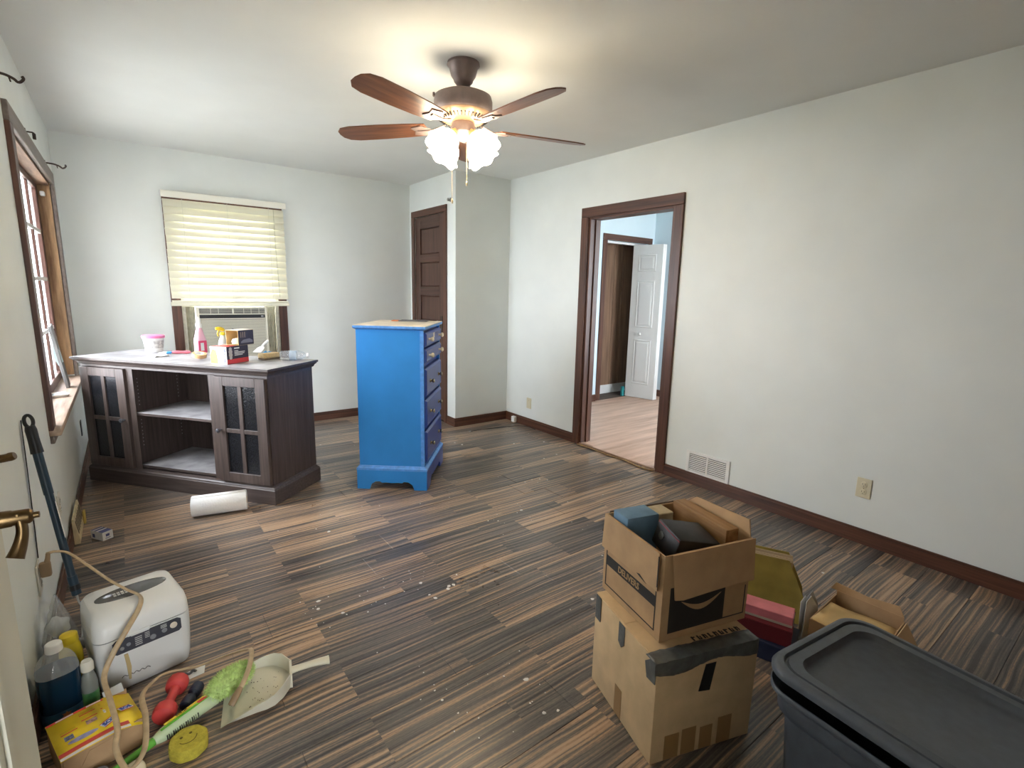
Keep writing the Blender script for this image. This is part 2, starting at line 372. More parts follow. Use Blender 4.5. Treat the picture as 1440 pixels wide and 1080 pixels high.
# ---- baseboards
def base(name, segs, lab):
    bm = B()
    for x0, x1, y0, y1 in segs:
        box(bm, x0, x1, y0, y1, 0.001, 0.072)
        dx, dy = (0.004, 0) if x1-x0 < y1-y0 else (0, 0.004)
        box(bm, x0+dx, x1-dx, y0+dy, y1-dy, 0.072, 0.086)
    return struct(name, bm, trimwood(0 if segs[0][1]-segs[0][0] > segs[0][3]-segs[0][2] else 1), lab)
base('baseboard_right', [(XR-0.015, XR, 3.252, YC-0.016), (XR-0.015, XR, YF, 2.247)], 'brown wooden baseboard along the long right wall')
base('baseboard_closet_front', [(XC-0.015, XR, YC-0.015, YC)], 'brown wooden baseboard on the short closet wall')
base('baseboard_closet_side', [(XC-0.015, XC, YC+0.001, 4.44)], 'stub of brown baseboard beside the dark door')
base('baseboard_back', [(XL+0.016, XC-0.001, YB-0.015, YB)], 'brown wooden baseboard under the blind window')
base('baseboard_left', [(XL, XL+0.015, 1.2, YB)], 'brown wooden baseboard under the many-paned window')
bm = B(); box(bm, X2-0.015, X2, 0.98, Y2-0.001, Z2, 0.10)
struct('baseboard_bedroom', bm, trimwood(1), 'dark baseboard along the blue side wall of the next room')
bm = B(); box(bm, XR+0.13, 4.63, Y2-0.015, Y2, Z2, 0.10); box(bm, 5.55, X2-0.016, Y2-0.015, Y2, Z2, 0.10)
struct('baseboard_bedroom_back', bm, trimwood(0), 'dark baseboard beside the closet of the next room')

# ---- doorway to the next room: casing, jambs, threshold
tr = sroot('trim_1', 'dark brown wooden casing around the open doorway')
def casing_x(parent, x0, x1, ya, yb, zt, w, axm=(2, 1)):
    for y0, y1 in ((ya, ya+w), (yb-w, yb)):
        q = B(); box(q, x0, x1, y0, y1, 0.001, zt-w-0.0005, bev=0.003); obj('side_casing', q, trimwood(2), parent)
    q = B(); box(q, x0, x1, ya, yb, zt-w, zt, bev=0.003); obj('head_casing', q, trimwood(1), parent)
casing_x(tr, XR-0.019, XR+0.0005, 2.247, 3.252, 2.053, 0.078)
casing_x(tr, XR+0.1195, XR+0.138, 2.247, 3.252, 2.053, 0.078)
for y0, y1 in ((2.323, 2.345), (3.155, 3.177)):
    q = B(); box(q, XR+0.001, XR+0.119, y0, y1, 0.016, 1.98); obj('jamb', q, trimwood(2), tr)
q = B(); box(q, XR+0.001, XR+0.119, 2.346, 3.154, 1.958, 1.981); obj('head_jamb', q, trimwood(1), tr)
for y0 in (2.3455, 3.1425):
    q = B(); box(q, XR+0.055, XR+0.085, y0, y0+0.012, 0.016, 1.957); obj('door_stop', q, trimwood(2), tr)
q = B(); box(q, XR-0.006, XR+0.12, 2.325, 3.175, -0.011, 0.0145, bev=0.003)
obj('threshold', q, wood('worn_threshold', (0.20, 0.11, 0.07), (0.46, 0.30, 0.20), 1, 0.6, 30, 2), tr)
q = B(); ss = smooth_path([(XR-0.03, 2.33, 0.006), (XR-0.05, 2.45, 0.007), (XR-0.022, 2.62, 0.008), (XR-0.035, 2.76, 0.006), (XR-0.02, 3.0, 0.006), (XR-0.03, 3.16, 0.006)], 5)
rr = [0.006 + 0.010*abs(math.sin(i*1.7)) for i in range(len(ss))]; tube(q, ss, rr, 6, flat=0.35)
obj('ragged_edge', q, mat('torn_fibre', (0.50, 0.32, 0.15), 0.9, noise=0.3, nscale=40), tr)
# ---- closet casing in next room
tr2 = sroot('trim_2', 'brown casing around the closet opening of the next room')
for x0, x1 in ((4.634, 4.705), (5.475, 5.546)):
    q = B(); box(q, x0, x1, Y2-0.016, Y2-0.0002, 0.02, 1.984, bev=0.003); obj('side_casing', q, trimwood(2), tr2)
q = B(); box(q, 4.634, 5.546, Y2-0.016, Y2-0.0002, 1.985, 2.058, bev=0.003); obj('head_casing', q, trimwood(0), tr2)
q = B(); box(q, 4.706, 5.474, Y2+0.02, Y2+0.06, 1.955, 1.98); obj('track', q, WHITE, tr2)

# ---- white folding closet door (two leaves)
bf = sroot('door_3', 'white folding closet door with raised panels, standing open')
WD = mat('white_door_paint', (0.74, 0.735, 0.71), 0.4)
def leaf(p0, p1, name):
    v = Vector((p1[0]-p0[0], p1[1]-p0[1], 0)); Lw = v.length; a = math.atan2(v.y, v.x)
    q = B(); box(q, 0, Lw, -0.016, 0.016, 0.02, 1.955, bev=0.002)
    o = obj(name, q, WD, bf, loc=(p0[0], p0[1], 0), rot=(0, 0, a))
    for z0, z1 in ((0.20, 0.78), (0.93, 1.52), (1.63, 1.84)):
        for s in (-1, 1):
            q = B(); x0, x1 = Lw*0.20, Lw*0.80
            loops = []
            for ins, h in ((0, 0.0155), (0.012, 0.0215), (0.024, 0.0175), (0.045, 0.0225)):
                loops.append([(x0+ins, s*h, z0+ins), (x1-ins, s*h, z0+ins), (x1-ins, s*h, z1-ins), (x0+ins, s*h, z1-ins)])
            loft(q, loops); obj('raised_panel', q, WD, o)
    return o, Lw
lf, Lw = leaf((5.228, 4.385), (5.310, 3.99), 'door_leaf')
q = B(); lathe(q, [(0.008, 0), (0.008, 0.012), (0.018, 0.018), (0.019, 0.026), (0.012, 0.032), (0, 0.034)], 16, Matrix.Translation((Lw*0.42, -0.016, 0.85)) @ Matrix.Rotation(PI/2, 4, 'X'))
obj('knob', q, WD, lf, True)
leaf((5.345, 3.992), (5.462, 4.38), 'door_leaf')
q = B(); box(q, 5.18, 5.215, 4.40, 4.43, Z2, 0.14); obj('pivot_bracket', q, mat('teal_tape', (0.03, 0.28, 0.28), 0.5), bf)
# bedroom window (source of the next room's daylight)
w3 = sroot('window_3', 'window in the front wall of the next room')
for x0, x1, z0, z1 in ((4.25, 4.30, 0.7, 2.2), (5.5, 5.55, 0.7, 2.2), (4.30, 5.5, 0.7, 0.75), (4.30, 5.5, 2.15, 2.2), (4.30, 5.5, 1.42, 1.46)):
    q = B(); box(q, x0, x1, 0.90, 0.94, z0, z1); obj('frame_bar', q, WD, w3)
q = B(); box(q, 4.30, 5.5, 0.918, 0.922, 0.75, 2.15); obj('pane', q, CLEAR, w3)

# ---- window 1: wide many-paned window in the left wall
w1 = sroot('window_1', 'wide many-paned window with bare brown wooden frame, daylight behind')
ya, yb, za, zb, xs_ = 3.215, 4.915, 0.655, 2.02, -0.413
GREYC = wood('grey_brown_head_casing', (0.13, 0.10, 0.085), (0.22, 0.18, 0.155), 1, 0.5, 30, 2)
for nm, y0, y1, m in (('side_casing', 3.13, ya+0.006, trimwood(2)), ('side_casing', yb-0.006, 4.995, GREYC)):
    q = B(); box(q, XL-0.002, XL+0.02, y0, y1, za+0.002, zb-0.005, bev=0.003); obj(nm, q, m, w1)
q = B(); box(q, XL-0.002, XL+0.02, 3.13, 4.995, zb-0.005, zb+0.078, bev=0.003); obj('head_casing', q, GREYC, w1)
for y0, y1 in ((ya+0.0005, ya+0.018), (yb-0.018, yb-0.0005)):
    q = B(); box(q, XL-0.094, XL-0.003, y0, y1, za+0.025, zb-0.02); obj('jamb', q, BARE, w1)
q = B(); box(q, XL-0.094, XL-0.003, ya+0.0005, yb-0.0005, zb-0.019, zb-0.0005); obj('head_jamb', q, BAREY, w1)
q = B(); box(q, XL-0.11, XL+0.045, 3.13, 5.02, za-0.022, za+0.012, bev=0.006, seg=2)
obj('sill', q, wood('worn_sill_wood', (0.16, 0.10, 0.07), (0.45, 0.34, 0.26), 1, 0.5, 25, 2), w1, True)
q = B(); box(q, XL-0.001, XL+0.016, 3.14, 5.0, za-0.06, za-0.0225, bev=0.003); obj('apron', q, GREYC, w1)
sy0, sy1, sz0, sz1 = ya+0.018, yb-0.018, za+0.013, zb-0.0195
cols = [sy0+0.05, 3.46, 3.79, 4.12, 4.45, sy1-0.09]; rows = [sz0+0.055, 1.035, 1.365, 1.68, sz1-0.035]
def bar(nm, y0, y1, z0, z1, x0=xs_-0.012, x1=xs_+0.012): q = B(); box(q, x0, x1, y0, y1, z0, z1, bev=0.003); return obj(nm, q, SASH, w1)
bar('sash_stile', sy0, cols[0], sz0, sz1); bar('sash_stile', cols[-1], sy1, sz0, sz1)
bar('sash_rail', cols[0], cols[-1], sz0, rows[0]); bar('sash_rail', cols[0], cols[-1], rows[-1], sz1)
for y in cols[1:-1]: bar('muntin', y-0.014, y+0.014, rows[0], rows[-1], xs_-0.008, xs_+0.008)
PALE = mat('pale_worn_paint', (0.62, 0.58, 0.55), 0.5)
for z in rows[1:-1]:
    q = B(); box(q, xs_-0.009, xs_+0.009, cols[0], cols[-1], z-0.012, z+0.012, bev=0.002); obj('muntin_cross', q, PALE, w1)
for a, b in zip(cols, cols[1:]):
    for c, d in zip(rows, rows[1:]):
        q = B(); box(q, xs_-0.004, xs_-0.001, a, b, c, d); obj('pane', q, CLEAR, w1)
q = B(); box(q, XL-0.055, XL-0.03, 4.85, 4.8965, 1.925, 1.955, bev=0.004); obj('latch_block', q, WHITE, w1)

# ---- window 2: sash window behind the blind
w2 = sroot('window_2', 'sash window with brown casing behind the cream blind')
for x0, x1 in ((0.325, 0.397), (1.178, 1.25)):
    q = B(); box(q, x0, x1, YB-0.018, YB-0.0003, 0.64, 2.03, bev=0.003); obj('side_casing', q, trimwood(2), w2)
q = B(); box(q, 0.325, 1.25, YB-0.018, YB-0.0003, 2.0305, 2.10, bev=0.003); obj('head_casing', q, trimwood(0), w2)
q = B(); box(q, 0.31, 1.265, YB-0.045, YB+0.13, 0.595, 0.625, bev=0.004); obj('sill', q, trimwood(0), w2)
CREAM = mat('weathered_cream_paint', (0.62, 0.60, 0.50), 0.6, noise=0.15, nscale=30)
for x0, x1 in ((0.396, 0.425), (1.15, 1.179)):
    q = B(); box(q, x0, x1, YB+0.0, YB+0.138, 0.626, 2.034); obj('jamb', q, CREAM, w2)
q = B(); box(q, 0.426, 1.149, YB+0.0, YB+0.138, 2.012, 2.034); obj('head_jamb', q, CREAM, w2)
for x0, x1, z0, z1 in ((0.426, 0.47, 1.18, 2.01), (1.105, 1.149, 1.18, 2.01), (0.47, 1.105, 1.18, 1.235), (0.47, 1.105, 1.96, 2.01), (0.426, 1.149, 1.60, 1.64)):
    q = B(); box(q, x0, x1, YB+0.07, YB+0.10, z0, z1); obj('sash_bar', q, CREAM, w2)
for z0, z1 in ((1.235, 1.60), (1.64, 1.96)):
    q = B(); box(q, 0.47, 1.105, YB+0.083, YB+0.086, z0, z1); obj('pane', q, CLEAR, w2)

# ---- door 1: dark panelled closet door
d1 = sroot('door_1', 'dark brown five-panel wooden closet door, closed')
for y0, y1 in ((4.445, 4.503), (5.132, 5.19)):
    q = B(); box(q, XC-0.016, XC-0.0003, y0, y1, 0.001, 2.09, bev=0.003); obj('side_casing', q, trimwood(2), d1)
q = B(); box(q, XC-0.016, XC-0.0003, 4.445, 5.19, 2.0905, 2.157, bev=0.003); obj('head_casing', q, trimwood(1), d1)
dy0, dy1, dz0, dz1 = 4.506, 5.129, 0.012, 2.088
q = B(); box(q, XC+0.022, XC+0.03, dy0+0.02, dy1-0.02, dz0, dz1); obj('slab', q, DOORWOOD, d1)
for y0, y1 in ((dy0, dy0+0.105), (dy1-0.105, dy1)):
    q = B(); box(q, XC+0.002, XC+0.04, y0, y1, dz0, dz1, bev=0.002); obj('stile', q, DOORWOOD, d1)
zz = [0.012, 0.20, 0.52, 0.62, 0.94, 1.03, 1.29, 1.38, 1.63, 1.71, 1.97, 2.088]
for i in range(0, 12, 2):
    q = B(); box(q, XC+0.002, XC+0.04, dy0+0.1055, dy1-0.1055, zz[i], zz[i+1], bev=0.002); obj('rail', q, wood('dark_door_wood_cross', (0.04, 0.018, 0.012), (0.105, 0.050, 0.034), 1, 0.38, 50, 1.8), d1)
for i in range(1, 11, 2):
    q = B(); loft(q, [[(XC+h, a, c), (XC+h, b, c), (XC+h, b, d), (XC+h, a, d)] for h, a, b, c, d in ((0.0215, dy0+0.106, dy1-0.106, zz[i], zz[i+1]), (0.012, dy0+0.120, dy1-0.120, zz[i]+0.014, zz[i+1]-0.014))])
    obj('panel', q, DOORWOOD, d1)
q = B(); lathe(q, [(0.022, 0), (0.022, 0.004), (0.009, 0.006), (0.009, 0.03), (0.02, 0.036), (0.026, 0.048), (0.022, 0.060), (0, 0.064)], 18, Matrix.Translation((XC+0.002, 4.565, 1.02)) @ Matrix.Rotation(-PI/2, 4, 'Y'))
obj('door_knob', q, mat('porcelain', (0.62, 0.60, 0.55), 0.2), d1, True)
q = B(); box(q, XC-0.003, XC+0.001, 4.54, 4.59, 0.90, 1.09); obj('lock_plate', q, IRON, d1)

# ---- door 2: cream entry door standing open along the left wall
d2 = sroot('door_2', 'cream painted entry door standing open against the left wall', (-0.285, -0.02, 0), 0)
dang = math.atan2(1.15+0.02, -0.198+0.285)   # leaf direction
d2.rotation_euler = (0, 0, dang - PI/2)     # local +y runs along the leaf, local +x is its room face
DC = mat('cream_door_paint', (0.66, 0.645, 0.54), 0.45, noise=0.03)
LEN = math.hypot(1.17, 0.087)
q = B(); box(q, -0.044, 0, 0, LEN, 0.012, 2.03, bev=0.002); obj('slab', q, DC, d2)
for y0, y1 in ((0.14, 0.53), (0.63, LEN-0.135)):
    for z0, z1 in ((0.22, 0.85), (1.05, 1.85)):
        for w, h in ((0.0, 0.006), (0.035, 0.004)):
            q = B()
            for a, b, c, d in ((y0+w, y0+w+0.018, z0+w, z1-w), (y1-w-0.018, y1-w, z0+w, z1-w), (y0+w+0.018, y1-w-0.018, z0+w, z0+w+0.018), (y0+w+0.018, y1-w-0.018, z1-w-0.018, z1-w)): box(q, -0.002, h, a, b, c, d)
            obj('panel_moulding', q, DC, d2)
hy = LEN - 0.062
def rotY(loc): return Matrix.Translation(loc) @ Matrix.Rotation(PI/2, 4, 'Y')
lv = B(); lathe(lv, [(0.033, 0), (0.033, 0.006), (0.014, 0.010), (0.013, 0.028), (0.012, 0.030), (0.012, 0.050), (0.009, 0.054), (0.005, 0.055), (0.005, 0.062), (0, 0.063)], 20, rotY((0, hy, 0.975)))
lev = obj('lever_handle', lv, BRASS, d2, True)
q = B(); Lp = [(0.036, hy, 0.982), (0.039, hy-0.002, 0.970), (0.040, hy-0.006, 0.952), (0.036, hy-0.012, 0.932), (0.030, hy-0.02, 0.915)]
sp_ = smooth_path(Lp, 5); tube(q, sp_, [0.011 - 0.002*math.sin(PI*i/len(sp_)) + 0.007*(i/len(sp_))**1.5 for i in range(len(sp_))], 12, flat=0.7); obj('paddle', q, BRASS, lev, True)
db = B(); lathe(db, [(0.030, 0), (0.030, 0.008), (0.022, 0.012), (0.0, 0.013)], 20, rotY((0, hy, 1.075))); dbo = obj('deadbolt', db, mat('grey_steel', (0.25, 0.25, 0.27), 0.35, 0.9), d2, True)
q = B(); tube(q, smooth_path([(0.012, hy, 1.075), (0.028, hy, 1.075), (0.036, hy, 1.076), (0.044, hy, 1.078)], 3), [0.011]*7 + [0.012, 0.011, 0.009], 10, flat=0.6); obj('thumb_turn', q, BRASS, dbo, True)
def topmat(o, m, nz=0.6):
    o.data.materials.append(m)
    for p in o.data.polygons:
        if p.normal.z > nz: p.material_index = 1
    return o
def loc_mat(loc, rz=0.0): return Matrix.Translation(loc) @ Matrix.Rotation(rz, 4, 'Z')

# ================================================================== FURNITURE
# ---- espresso media cabinet (local x = depth from its front, local y = from its right end to its left)
cab = thing('media_cabinet', 'dark espresso media cabinet with glass-paned doors and open middle shelves', 'cabinet', (0.646, 3.262, 0), 0.678)
CW, CD = 1.50, 0.468
q = B(); box(q, 0, CD, 0, CW, 0.001, 0.095, bev=0.002); obj('plinth', q, CABWOODY, cab)
q = B(); loft(q, [[(e, e, z), (CD-e, e, z), (CD-e, CW-e, z), (e, CW-e, z)] for e, z in ((0.002, 0.0955), (0.006, 0.104), (0.013, 0.110), (0.018, 0.121))]); obj('base_moulding', q, CABWOODY, cab)
for y0, y1, nm in ((0.022, 0.042, 'side_panel'), (CW-0.042, CW-0.022, 'side_panel'), (0.405, 0.423, 'partition'), (CW-0.423, CW-0.405, 'partition')):
    q = B(); box(q, 0.022, CD-0.02, y0, y1, 0.1215, 0.80); obj(nm, q, CABWOOD, cab)
q = B(); box(q, CD-0.019, CD-0.012, 0.022, CW-0.022, 0.1215, 0.80); obj('back_panel', q, CABWOOD, cab)
for y0, y1 in ((0.400, 0.452), (CW-0.452, CW-0.400)):
    q = B(); box(q, 0.018, 0.0215, y0, y1, 0.1215, 0.805); obj('face_stile', q, CABWOOD, cab)
q = B(); box(q, 0.018, CD-0.014, 0.020, CW-0.020, 0.8005, 0.815); obj('top_rail', q, CABWOODY, cab)
for z, y0, y1, x1 in ((0.490, 0.4235, CW-0.4235, 0.44), (0.130, 0.4235, CW-0.4235, 0.445), (0.47, 0.0425, 0.4045, 0.40), (0.47, CW-0.4045, CW-0.0425, 0.40)):
    q = B(); box(q, 0.030, x1, y0, y1, z, z+0.018, bev=0.001); topmat(obj('shelf', q, CABWOODY, cab), DUSTY)
q = B(); prof = [(0.016, 0.8155), (0.010, 0.822), (0.006, 0.832), (-0.004, 0.838), (-0.012, 0.848), (-0.018, 0.850), (-0.018, 0.863)]
loft(q, [[(e, e, z), (CD-e*0.3, e, z), (CD-e*0.3, CW-e, z), (e, CW-e, z)] for e, z in prof]); topmat(obj('top', q, CABWOODY, cab), DUSTY)
for y in (0.47, 1.03):                                 # shelf-pin holes inside the open bay
    q = B()
    yy_ = 0.4232 if y < 0.7 else CW-0.4232
    for x in (0.07, 0.37):
        for i in range(8): box(q, x-0.003, x+0.003, yy_-0.0006, yy_+0.0006, 0.27+i*0.025, 0.276+i*0.025)
        for i in range(8): box(q, x-0.003, x+0.003, yy_-0.0006, yy_+0.0006, 0.55+i*0.025, 0.556+i*0.025)
    o = obj('pin_holes', q, mat('pale_pin_hole', (0.35, 0.33, 0.32), 0.6), cab); o['kind'] = 'stuff'
SEED = mat('seeded_dark_glass', (0.012, 0.013, 0.016), 0.16, noise=0.9, nscale=160, bump=0.5, bscale=140)
def cab_door(y0, y1, knob_y):
    z0, z1 = 0.124, 0.798; a, b, c, d = y0+0.068, y1-0.068, 0.185, 0.742; ym = (a+b)/2; zm = 0.457
    dr = thing('door', '', ''); del dr['label']; del dr['category']; dr.parent = cab
    def pc(nm, yy0, yy1, zz0, zz1, x0=0.0, x1=0.0215, m=CABWOOD): q = B(); box(q, x0, x1, yy0, yy1, zz0, zz1, bev=0.0015); return obj(nm, q, m, dr)
    pc('stile', y0, a, z0, z1); pc('stile', b, y1, z0, z1); pc('rail', a, b, z0, c); pc('rail', a, b, d, z1)
    pc('muntin', ym-0.014, ym+0.014, c, d, 0.004, 0.018); pc('muntin', a, ym-0.0142, zm-0.013, zm+0.013, 0.004, 0.018); pc('muntin', ym+0.0142, b, zm-0.013, zm+0.013, 0.004, 0.018)
    for u0, u1 in ((a, ym-0.014), (ym+0.014, b)):
        for v0, v1 in ((c, zm-0.013), (zm+0.013, d)):
            q = B(); box(q, 0.012, 0.016, u0, u1, v0, v1); obj('glass_pane', q, SEED, dr)
    q = B(); lathe(q, [(0.006, 0), (0.006, 0.012), (0.012, 0.017), (0.014, 0.024), (0.011, 0.031), (0, 0.034)], 16, Matrix.Translation((0.0, knob_y, 0.459)) @ Matrix.Rotation(-PI/2, 4, 'Y'))
    obj('knob', q, mat('pewter', (0.16, 0.17, 0.20), 0.35, 0.7), dr, True)
cab_door(0.030, 0.399, 0.368); cab_door(CW-0.399, CW-0.030, CW-0.368)

# ---- bright blue chest of drawers (local x = along the drawer front, local y = into its depth)
BLUE = mat('bright_blue_paint', (0.024, 0.235, 0.64), 0.45, noise=0.10, nscale=3)
BLUEE = mat('worn_blue_paint', (0.10, 0.30, 0.72), 0.45, noise=0.15, nscale=40)
NAVY = mat('navy_drawer_paint', (0.030, 0.065, 0.30), 0.32, noise=0.08, nscale=6)
ch = thing('chest_of_drawers', 'tall bright blue chest of drawers with dull navy drawer fronts', 'chest', (1.534, 2.969, 0), 0.884)
HW, HD, HH = 0.60, 0.457, 1.115
for x0, x1 in ((0.006, 0.024), (HW-0.024, HW-0.006)):
    q = B(); box(q, x0, x1, 0.008, HD-0.006, 0.165, 1.088); obj('side_panel', q, BLUE, ch)
q = B(); box(q, 0.002, 0.0058, 0.006, 0.030, 0.165, 1.088); obj('corner_strip', q, BLUEE, ch)
q = B(); box(q, 0.024, HW-0.024, HD-0.014, HD-0.006, 0.165, 1.088); obj('back_panel', q, BLUE, ch)
q = B(); box(q, 0.0242, HW-0.0242, 0.030, HD-0.015, 0.165, 1.088); obj('carcass', q, NAVY, ch)
q = B(); loft(q, [[(e, e, z), (HW-e, e, z), (HW-e, HD-e, z), (e, HD-e, z)] for e, z in ((0.004, 1.0885), (-0.006, 1.094), (-0.010, 1.099), (-0.010, 1.113), (-0.006, HH+0.001))])
topmat(obj('top', q, BLUEE, ch), mat('sanded_chest_top', (0.62, 0.56, 0.47), 0.6, noise=0.2, nscale=10))
q = B(); loft(q, [[(e, e, z), (HW-e, e, z), (HW-e, HD-e, z), (e, HD-e, z)] for e, z in ((-0.012, 0.135), (-0.012, 0.148), (-0.004, 0.156), (0.002, 0.1645))]); obj('base_moulding', q, BLUEE, ch)
def skirt(L, arch0, arch1):
    pts = [(0, 0.134), (0, 0.0), (arch0, 0.0), (arch0+0.012, 0.035), (arch0+0.04, 0.055), (arch0+0.07, 0.057), (arch0+0.085, 0.047), (arch0+0.11, 0.050)]
    m = [(L-x, z) for x, z in reversed(pts)]
    return pts + [(L/2, 0.047)] + m
q = B(); prism(q, [(y, z) for y, z in skirt(HD+0.02, 0.085, 0)], -0.012, 0.006, Matrix(((0, 0, 1, 0), (1, 0, 0, -0.01), (0, 1, 0, 0.0008), (0, 0, 0, 1)))); obj('side_skirt', q, BLUE, ch)
q = B(); prism(q, [(y, z) for y, z in skirt(HD+0.02, 0.085, 0)], HW-0.006, HW+0.012, Matrix(((0, 0, 1, 0), (1, 0, 0, -0.01), (0, 1, 0, 0.0008), (0, 0, 0, 1)))); obj('side_skirt', q, BLUE, ch)
q = B(); prism(q, [(x, z) for x, z in skirt(HW-0.013, 0.10, 0)], -0.012, 0.006, Matrix(((1, 0, 0, 0.0065), (0, 0, 1, 0), (0, 1, 0, 0.0008), (0, 0, 0, 1)))); obj('front_skirt', q, NAVY, ch)
KW = mat('ivory_knob', (0.72, 0.66, 0.52), 0.25); KB = mat('polished_knob_brass', (0.45, 0.38, 0.26), 0.25, 0.9)
for z0, z1, knob, kx in ((0.975, 1.072, 0, 0.12), (0.870, 0.962, 0, 0.12), (0.640, 0.832, 1, 0.15), (0.430, 0.620, 1, 0.15), (0.185, 0.405, 1, 0.15)):
    q = B(); e = 0.010
    loft(q, [[(0.028+i, y, z0+i), (HW-0.028-i, y, z0+i), (HW-0.028-i, y, z1-i), (0.028+i, y, z1-i)] for i, y in ((0, 0.029), (0, 0.004), (0.012, -0.008), (0.020, -0.008), (0.022, -0.006))])
    dw = obj('drawer', q, NAVY, ch)
    for x in (kx, HW-kx):
        q = B(); lathe(q, [(0.009, 0), (0.007, 0.008), (0.010, 0.014), (0.017, 0.022), (0.017, 0.030), (0.010, 0.036), (0, 0.037)] if not knob else [(0.013, 0), (0.013, 0.004), (0.006, 0.010), (0.014, 0.020), (0.014, 0.027), (0.008, 0.032), (0, 0.033)], 16, Matrix.Translation((x, -0.006, (z0+z1)/2)) @ Matrix.Rotation(PI/2, 4, 'X'))
        obj('knob', q, KB if knob else KW, dw, True)
q = B(); box(q, 0.27, 0.31, -0.0085, -0.006, 1.02, 1.055); obj('scuff_patch', q, mat('bare_primer', (0.65, 0.62, 0.56), 0.7), ch)

# ---- ceiling fan with four lit shades
FX, FY = 1.43, 2.33
fan = thing('ceiling_fan', 'brown ceiling fan with wooden blades and lit frosted glass shades', 'ceiling fan', (FX, FY, H), 0)
q = B(); lathe(q, [(0.078, -0.0005), (0.080, -0.012), (0.074, -0.018), (0.070, -0.024), (0.060, -0.060), (0.048, -0.078), (0.046, -0.086), (0.036, -0.098), (0.018, -0.104)], 32); obj('canopy', q, BRONZE, fan, True)
q = B(); lathe(q, [(0.013, -0.1045), (0.013, -0.135)], 16); obj('downrod', q, BRONZE, fan, True)
q = B(); lathe(q, [(0.020, -0.1355), (0.110, -0.142), (0.138, -0.155), (0.144, -0.175), (0.144, -0.225), (0.138, -0.232)], 40); obj('motor_housing', q, BRONZE, fan, True)
q = B(); lathe(q, [(0.139, -0.2325), (0.128, -0.250), (0.095, -0.268), (0.060, -0.274)], 40); vb = obj('vent_bowl', q, mat('brushed_copper', (0.42, 0.27, 0.16), 0.35, 0.6), fan, True)
q = B()
for i in range(40):
    Mv = Matrix.Rotation(2*PI*i/40, 4, 'Z')
    box(q, 0.1, 0.122, -0.003, 0.003, -0.268, -0.262, Mv @ Matrix.Translation((0.0, 0, 0.004)) @ Matrix.Translation((0.11, 0, -0.26)) @ Matrix.Rotation(math.radians(-33), 4, 'Y') @ Matrix.Translation((-0.11, 0, 0.258)))
o = obj('vent_slots', q, BLACK, vb); o['kind'] = 'stuff'
q = B(); box(q, -0.15, -0.138, -0.008, 0.008, -0.160, -0.140, Matrix.Rotation(math.radians(-30), 4, 'Z'), bev=0.003); obj('screw_lug', q, BRONZE, fan)
q = B(); lathe(q, [(0.055, -0.2745), (0.060, -0.290), (0.060, -0.320), (0.048, -0.332), (0.030, -0.338), (0.022, -0.352), (0.010, -0.360), (0, -0.361)], 28); obj('light_fitter', q, BRONZE, fan, True)
BLADE = wood('walnut_blade', (0.09, 0.032, 0.016), (0.24, 0.095, 0.045), 0, 0.35, 40, 3, world=False)
for k in range(5):
    a = math.radians(-15 + 72*k); Mr = Matrix.Rotation(a, 4, 'Z')
    Mb = Mr @ Matrix.Translation((0, 0, -0.292)) @ Matrix.Rotation(math.radians(12), 4, 'X')
    outl = [(0.19, -0.050), (0.30, -0.060), (0.45, -0.066), (0.60, -0.066), (0.655, -0.055), (0.68, -0.030), (0.685, 0.0), (0.68, 0.030), (0.655, 0.055), (0.60, 0.066), (0.45, 0.066), (0.30, 0.060), (0.19, 0.050)]
    q = B(); prism(q, outl, -0.003, 0.003); o = obj('blade', q, BLADE, fan); o.matrix_local = Mb
    q = B(); arm = smooth_path([(0.10, 0, 0.012), (0.14, 0, -0.002), (0.18, 0, -0.010), (0.24, 0, -0.008)], 4); tube(q, arm, 0.010, 8, flat=0.6)
    prism(q, [(0.17, -0.012), (0.21, -0.045), (0.27, -0.030), (0.255, 0), (0.27, 0.030), (0.21, 0.045), (0.17, 0.012)], -0.008, -0.0035)
    obj('blade_iron', q, BRONZE, o, True)
SHADE = emit('lit_frosted_shade', (1.0, 0.87, 0.65), 17.0)
